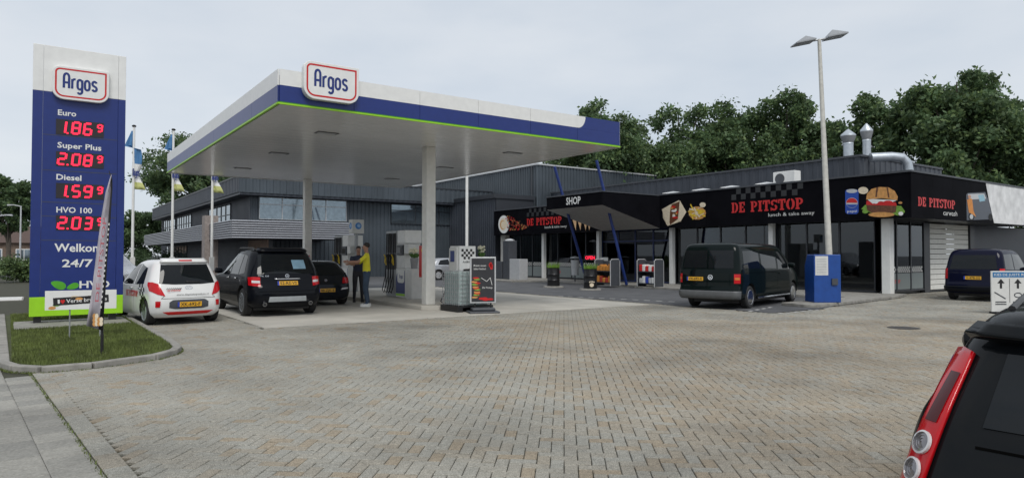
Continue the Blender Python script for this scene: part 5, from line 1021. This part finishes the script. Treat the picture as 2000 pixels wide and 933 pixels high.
f = Frame((0, -.021, 0), (1, 0, 0), (0, 0, 1)); flat('blue_header', f, [([(-.46, .98), (.46, .98), (.46, 1.12), (-.46, 1.12)], 0, 0)], mat('header_blue', (.03, .16, .36), .4), dr, .003); text('lettering', 'KIES DE JUISTE RIJ', f, -.42, 1.02, .42, .065, white, dr, off=.006)
for x in (-.24, .22):
    flat('arrow', f, [([(x-.03, .68), (x+.03, .68), (x+.03, .82), (x+.1, .82), (x, .94), (x-.1, .82), (x-.03, .82)], 0, 0)], black, dr, .004)
flat('divider', f, [([(-.012, .3), (.0, .3), (.0, .95), (-.012, .95)], 0, 0)], black, dr, .004); [flat('pictogram', f, [(q, 0, .0001*i) for i, q in enumerate(k_)], dgrey, dr, .004) for k_ in (stroke([(-.42, .58), (-.2, .45), (-.12, .4)], .03), stroke(ell(.22, .5, .1, .06, 12), .025))]
[flat('caption_line', f, [([(a_, z_), (a_+.3, z_), (a_+.3, z_+.03), (a_, z_+.03)], 0, 0)], dgrey, dr, .004) for a_ in (-.40, .08) for z_ in (.24, .30)]
# flag poles
flb = mat('flag_blue', (.07, .20, .40), .7); fly = mat('flag_yellow', (.52, .54, .20), .7)
for (x, y0, D, lab) in ((262, 248, 28, 'white flagpole with limp blue and white flag nearest the price pylon'), (339, 255, 28.9, 'white flagpole with limp flag, middle of the three'), (416, 262, 29.9, 'white flagpole with limp flag nearest the office awning')):
    b = atD(x, y0, D); t = thing('flagpole', lab, 'flagpole', (b.x, b.y, 0), group='flagpoles behind the parked cars'); H_ = b.z
    MB().tube([(0, 0, 0), (0, 0, H_)], [.06, .045], 12).build('pole', white, t, True); MB().lathe([(.07, H_), (.09, H_+.04), (.05, H_+.08)], 12).build('finial', black, t, True); MB().box(-.09, -.09, .9, .09, .09, 1.5).build('winch_box', offwhite, t)
    mb = MB(); n_ = 16; rows = []
    for i in range(n_+1):
        v = i/n_; z = H_-.15-v*2.45; w0 = .10+.35*abs(math.sin(v*4.2))*(.5+.5*v)+.15*v; sgn = -1 if v < .3 else 1
        rows.append([(u_*(sgn*w0*k/4-.04)+w_*(.05*math.sin(k*2.2+v*7))).to_tuple()[:2]+(z-.05*k/4,) for k in range(5)])
    for i in range(n_):
        for k in range(4): mb.add([rows[i][k], rows[i][k+1], rows[i+1][k+1], rows[i+1][k]], [(0, 1, 2, 3)], 0 if i < 9 else 1 if i < 14 else 2)
    fo_ = mb.build('flag', [flb, white, fly], t, True); so = fo_.modifiers.new('s', 'SOLIDIFY'); so.thickness = .006
    a_ = H_-.15-2.45*.74; flat('lettering', Frame((0, 0, a_), u_, (0, 0, 1)), [(s, 0, i*.00002) for i, s in enumerate(argos(.02, -.1, .28, .30, .03))], blue, t, .09)
wp = atD(912, 345, 36); t = thing('white_mast', 'plain white mast standing in front of the dark link wall', 'mast', (wp.x, wp.y, 0)); MB().tube([(0, 0, 0), (0, 0, 6.2)], [.085, .075], 14).build('pole', white, t, True); MB().box(-.14, -.14, 0, .14, .14, .06).build('base_plate', grey, t)
# ================================================================ PEOPLE
skin = mat('skin', (.36, .19, .125), .55, var=.06)
def person(label, loc, rz, joints, edges, regions, parts):
    t = thing('person', label, 'person', loc, rz); names = list(joints); me = bpy.data.meshes.new('body'); me.from_pydata([joints[n][0] for n in names], [(names.index(a), names.index(b)) for a, b in edges], [])
    o = bpy.data.objects.new('body', me); COL.objects.link(o); o.parent = t
    o.modifiers.new('skin', 'SKIN'); me.skin_vertices or None
    if not me.skin_vertices: bm = bmesh.new(); bm.from_mesh(me); bm.verts.layers.skin.verify(); bm.to_mesh(me); bm.free()
    for i, n in enumerate(names):
        r = joints[n][1]; me.skin_vertices[0].data[i].radius = r if isinstance(r, tuple) else (r, r); me.skin_vertices[0].data[i].use_root = (n == 'pelvis')
    sb_ = o.modifiers.new('sub', 'SUBSURF'); sb_.levels = 2; sb_.render_levels = 2
    bpy.context.view_layer.update(); m2 = bpy.data.meshes.new_from_object(o.evaluated_get(bpy.context.evaluated_depsgraph_get())); o.modifiers.clear(); o.data = m2; m2.materials.clear()
    for m in regions[0]: m2.materials.append(m)
    for p in m2.polygons: p.material_index = regions[1](p.center); p.use_smooth = True
    for nm, mb, m in parts: mb.build(nm, m, t, True)
    return t
def sph(c, r, n=12): return [(r[0]*math.sin(math.pi*i/n), c+r[1]*-math.cos(math.pi*i/n)) for i in range(n+1)]
def hand(j, e, root, base, d, side, k=''):
    """palm and five fingers along d"""
    d = Vector(d).normalized(); s_ = Vector(side).normalized(); b = Vector(base); j['palm'+k] = (tuple(b+d*.06), (.034, .018)); e.append((root, 'palm'+k))
    for i, ln in enumerate((.075, .085, .08, .062)):
        p = b+d*.09+s_*(.03-.02*i); j['kn%d%s' % (i, k)] = (tuple(p), .010); j['tip%d%s' % (i, k)] = (tuple(p+d*ln-Vector((0, 0, .012))), .008); e += [('palm'+k, 'kn%d%s' % (i, k)), ('kn%d%s' % (i, k), 'tip%d%s' % (i, k))]
    p = b+d*.03+s_*.045; j['th'+k] = (tuple(p), .011); j['tht'+k] = (tuple(p+d*.05+s_*.015), .009); e += [('palm'+k, 'th'+k), ('th'+k, 'tht'+k)]
# local: faces +x, left +y
J = dict(pelvis=((0, 0, 1.02), (.17, .13)), waist=((.01, 0, 1.16), (.165, .125)), chest=((.02, 0, 1.40), (.19, .135)), neck0=((.0, 0, 1.58), (.075, .075)), neck=((.02, 0, 1.66), .058), head=((.04, 0, 1.76), (.082, .095)), crown=((.035, 0, 1.87), (.07, .085)),
    hipl=((0, .10, .96), .115), kneel=((.05, .12, .53), .075), ankl=((-.02, .13, .10), .052), toel=((.13, .14, .04), .045), hipr=((0, -.10, .96), .115), kneer=((.02, -.12, .53), .075), ankr=((-.06, -.13, .10), .052), toer=((.09, -.14, .04), .045),
    shl=((.02, .20, 1.50), .075), ell=((.26, .27, 1.33), .048), wrl=((.52, .22, 1.34), .033), shr=((.02, -.20, 1.50), .075), elr=((.20, -.27, 1.30), .048), wrr=((.46, -.18, 1.27), .033))
E_ = [('pelvis', 'waist'), ('waist', 'chest'), ('chest', 'neck0'), ('neck0', 'neck'), ('neck', 'head'), ('head', 'crown'), ('pelvis', 'hipl'), ('hipl', 'kneel'), ('kneel', 'ankl'), ('ankl', 'toel'), ('pelvis', 'hipr'), ('hipr', 'kneer'), ('kneer', 'ankr'), ('ankr', 'toer'), ('chest', 'shl'), ('shl', 'ell'), ('ell', 'wrl'), ('chest', 'shr'), ('shr', 'elr'), ('elr', 'wrr')]
def dress(top_m, leg_m, shoe_m):
    def f(c):
        if c.z < .09: return 2
        if c.z < 1.06: return 1
        if c.z > 1.60 and abs(c.y) < .14 and c.x < .3: return 3
        if math.hypot(c.x-.02, abs(c.y)-.2) > .20 and c.x > .15: return 3
        return 0
    return ([top_m, leg_m, shoe_m, skin], f)
def man(label, loc, rz, top_m, leg_m, shoe_m, hair_m, sc=1.0):
    j = dict(J); e = list(E_); hand(j, e, 'wrl', j['wrl'][0], (.8, -.1, .05), (0, -.3, .9), 'l'); hand(j, e, 'wrr', j['wrr'][0], (.8, .15, .0), (0, .3, .9), 'r')
    hair = MB().lathe(sph(1.835, (.098, .085)), 16, (.015, 0, 0)); hair.v = [(x*1.02-.012, y*.86, z) for x, y, z in hair.v if 1]; face = MB(); face.lathe([(.004, .0), (.016, -.02), (.018, -.035), (.006, -.045)], 8, (.138, 0, 1.775)); ears = MB()
    for s_ in (-1, 1): ears.lathe([(.004, s_*.078), (.022, s_*.086), (.018, s_*.095), (.003, s_*.097)], 8, (.03, 0, 1.765), 'y')
    eyes = MB(); [eyes.lathe(sph(1.79, (.010, .007), 6), 8, (.122, s_*.032, 0)) for s_ in (-1, 1)]; mouth = MB().box(.122, -.022, 1.712, .130, .022, 1.720)
    shoes = []
    for nm, y_, x_ in (('l', .135, .0), ('r', -.135, -.04)):
        s_ = MB(); s_.prism(rrect(-.10+x_, y_-.05, .20+x_, y_+.05, (.045,)*4), 0, .035); s_.prism(rrect(-.095+x_, y_-.045, .19+x_, y_+.045, (.04,)*4), .035, .085); shoes.append(('shoe', s_, shoe_m))
    t = person(label, loc, rz, j, e, dress(top_m, leg_m, shoe_m), [('hair', hair, hair_m), ('nose', face, skin), ('ears', ears, skin), ('eyes', eyes, black), ('mouth', mouth, mat('lips', (.25, .09, .07), .5))]+shoes); t.scale = (sc,)*3; return t
hairm = mat('hair_dark', (.018, .012, .010), .6)
mp0 = gp(716, 598, .012); man('man in yellow polo shirt, jeans and white shoes reaching towards the grey hatchback', (mp0.x, mp0.y, .012), R(158), mat('polo_yellow', (.68, .62, .03), .8, var=.1), mat('jeans', (.045, .07, .11), .85, var=.2), white, hairm, 1.02)
b2 = atD(700, 500, 22.6); man('person in navy shirt standing beyond the man in yellow', (b2.x, b2.y, .012), R(250), mat('shirt_navy', (.025, .03, .055), .85, var=.15), mat('trousers_dark', (.03, .03, .035), .85), black, hairm, .98)
# ================================================================ TREES AND HEDGES
barkm = mat('bark', (.09, .075, .06), .9, var=.3, scale=4, bump=.5, bscale=12)
def leaves_mat(name, col):
    m = mat(name, col, .5, var=.5, scale=.8, spec=.3); t = m.node_tree; b = t.nodes['Principled BSDF']; tr = t.nodes.new('ShaderNodeBsdfTranslucent'); mi = t.nodes.new('ShaderNodeMixShader'); mi.inputs[0].default_value = .35
    rp_ = [n for n in t.nodes if n.type == 'VALTORGB'][0]; t.links.new(rp_.outputs[0], tr.inputs[0]); t.links.new(b.outputs[0], mi.inputs[1]); t.links.new(tr.outputs[0], mi.inputs[2]); t.links.new(mi.outputs[0], t.nodes['Material Output'].inputs[0]); return m
lf1, lf2, lf3 = leaves_mat('leaf_dark', (.092, .148, .070)), leaves_mat('leaf_mid', (.115, .175, .078)), leaves_mat('leaf_light', (.14, .20, .075))
def leaf_mesh(name, cents, n, size, m, parent, rng, squash=.75):
    C_ = np.array([c[0] for c in cents]); Rr = np.array([c[1] for c in cents]); w = Rr**2; k = rng.choice(len(C_), n, p=w/w.sum())
    d = rng.normal(size=(n, 3)); d /= np.linalg.norm(d, axis=1)[:, None]; r = Rr[k]*rng.random(n)**.36*np.where(rng.random(n) < .28, rng.uniform(1, 1.75, n), 1); P_ = C_[k]+d*r[:, None]*np.array([1, 1, squash])
    a = rng.normal(size=(n, 3)); a /= np.linalg.norm(a, axis=1)[:, None]; b = np.cross(a, rng.normal(size=(n, 3))); b /= np.linalg.norm(b, axis=1)[:, None]; s_ = size*rng.uniform(.6, 1.3, n)[:, None]
    V_ = np.stack([P_-a*s_, P_+b*s_*.55, P_+a*s_, P_-b*s_*.55], 1).reshape(-1, 3); me = bpy.data.meshes.new(name); me.vertices.add(4*n); me.vertices.foreach_set('co', V_.ravel())
    me.loops.add(4*n); me.loops.foreach_set('vertex_index', np.arange(4*n)); me.polygons.add(n); me.polygons.foreach_set('loop_start', np.arange(n)*4); me.polygons.foreach_set('loop_total', np.full(n, 4)); me.update(); me.validate()
    for q in m: me.materials.append(q)
    me.polygons.foreach_set('material_index', rng.integers(0, len(m), n)); o = bpy.data.objects.new(name, me); COL.objects.link(o); o.parent = parent; return stuff(o) if parent is None else o
def tree(label, px, ytop, D, wpx, n, seed, trunk_h=.35, mats=(lf1, lf2, lf1, lf3), name='broadleaf_tree', lsize=.26, dens=1.0, group=None):
    rng = np.random.default_rng(seed); tp_ = atD(px, ytop, D); H_ = tp_.z; w = wpx*D/F_PX/2; t = thing(name, label, 'tree', (tp_.x, tp_.y, 0), group=group)
    cz = H_*(1+trunk_h)/2; rz_ = H_*(1-trunk_h)/2; mb = MB(); mb.tube([(0, 0, 0), (.1, .05, H_*.3), (-.1, .1, H_*.6), (0, 0, H_*.9)], [H_*.022, H_*.017, H_*.011, .04], 10); cents = []
    for i in range(int(105*dens)):
        d = rng.normal(size=3); d /= np.linalg.norm(d); r = rng.random()**.4*.88; p = np.array([d[0]*w*r, d[1]*w*r, cz+d[2]*rz_*r]); cents.append((p, rng.uniform(.11, .24)*min(w, rz_*1.3)))
        if i % 5 == 0:
            z0 = H_*rng.uniform(trunk_h*.7, .7); q = p*np.array([.45, .45, 1]); q[2] = (z0+p[2])/2; mb.tube([(0, 0, z0), tuple(q), tuple(p)], [H_*.008, H_*.005, .025], 6)
    mb.build('trunk', barkm, t, True); leaf_mesh('crown', cents, int(n*2.4), lsize*.66, list(mats), t, rng)
G = 'trees behind the shop and hall'
for a in (('broad tree rising over the right end of the forecourt canopy', 1172, 186, 58, 235, 17000, 1), ('rounded tree between canopy end and lamp post, left of the pair', 1325, 192, 60, 235, 17000, 2), ('dark tree over the long hall roof left of the tallest middle tree', 1425, 196, 60, 225, 17000, 3),
          ('tall tree just left of the lamp post', 1537, 164, 57, 235, 18000, 4), ('spreading tree behind the two galvanised flues', 1700, 168, 52, 190, 10000, 5), ('biggest dark tree above the carwash sign', 1868, 118, 46, 290, 23000, 6), ('dark tree cut by the right edge of the picture', 2030, 150, 50, 190, 13000, 8)):
    tree(a[0], a[1], a[2], a[3], a[4], a[5], a[6], trunk_h=.14, group=G)
tree('tree with thin outer branches behind the office roof', 385, 262, 92, 230, 11000, 11, trunk_h=.35, lsize=.34); tree('low green tree left of the office behind the flagpoles', 275, 405, 95, 120, 8000, 12, trunk_h=.1, mats=(lf2, lf2, lf1), lsize=.3)
tree('street tree far along the road left of the pylon', 18, 325, 62, 100, 9000, 13, trunk_h=.30, lsize=.22)
def hedge(name, label, c, sx, sy, h, n, m, seed, rz=0.0):
    rng = np.random.default_rng(seed); t = thing(name, label, 'hedge', (c[0], c[1], 0), rz); cents = []
    for i in range(max(6, int(sx*sy*3))): cents.append((np.array([rng.uniform(-sx/2, sx/2), rng.uniform(-sy/2, sy/2), rng.uniform(.25, .75)*h]), .32*h))
    mb = MB(); [mb.tube([(c_[0][0]*.6, c_[0][1]*.6, 0), tuple(c_[0])], .015, 5) for c_ in cents[:8]]; mb.build('stems', barkm, t); leaf_mesh('foliage', cents, n, .09, m, t, rng, .9)
c_ = gp(36, 550); hedge('bush', 'rounded green bush beside the pavement left of the pylon', c_, 2.2, 2.2, 1.45, 5000, [lf2, lf3], 21)
c_ = gp(22, 528); hedge('hedge', 'clipped hedge across the street behind the round bush', (c_.x, c_.y+4), 12, 1.5, 1.2, 6000, [lf1, lf2], 22); c_ = atD(275, 498, 66); hedge('hedge', 'dark hedge behind the parked cars near the office', c_, 9, 1.6, 2.2, 7000, [lf1, lf1], 23)
# houses and lamps down the street
hs = atD(10, 500, 88); ho = thing('terraced_house', 'low brown brick house far down the street', 'house', (hs.x, hs.y, 0), R(0)); br = mat('brick_brown', (.16, .115, .085), .85, var=.25, scale=3)
MB().box(-9, 0, 0, 9, 8, 3.2).build('wall', br, ho); MB().add([(-9.4, -.4, 3.2), (9.4, -.4, 3.2), (9.4, 8.4, 3.2), (-9.4, 8.4, 3.2), (-9.4, 4, 5.6), (9.4, 4, 5.6)], [(0, 1, 5, 4), (2, 3, 4, 5), (0, 4, 3), (1, 2, 5), (0, 3, 2, 1)]).build('roof', mat('roof_tile', (.09, .06, .05), .8), ho)
for x in (-7.2, -4.2, -1.2, 2.0, 5.0): w_o = MB().box(x-.9, -.05, .9, x+.9, .02, 2.4).build('window', white, ho); MB().box(x-.8, -.07, 1.0, x-.04, -.051, 2.3).build('pane', skyglass, w_o); MB().box(x+.04, -.07, 1.0, x+.8, -.051, 2.3).build('pane', skyglass, w_o)
MB().box(6.9, -.06, 0, 7.9, .02, 2.2).build('door', dgrey, ho)
for x, yt, D, lab in ((41, 402, 55, 'slim street lamp seen beside the street tree'), (-8, 422, 45, 'street lamp whose arm enters at the left edge')):
    b = atD(x, yt, D); t = thing('street_lamp', lab, 'street lamp', (b.x, b.y, 0), group='lamps along the street'); MB().tube([(0, 0, 0), (0, 0, b.z)], [.08, .05], 10).build('post', lgrey, t, True); k = -1 if x > 0 else 1
    MB().tube([(0, 0, b.z-.05), tuple(u_*k*.6+up_*(b.z+.08)), tuple(u_*k*1.1+up_*(b.z+.05))], [.04, .035, .07], 8).build('lamp_arm', lgrey, t, True)
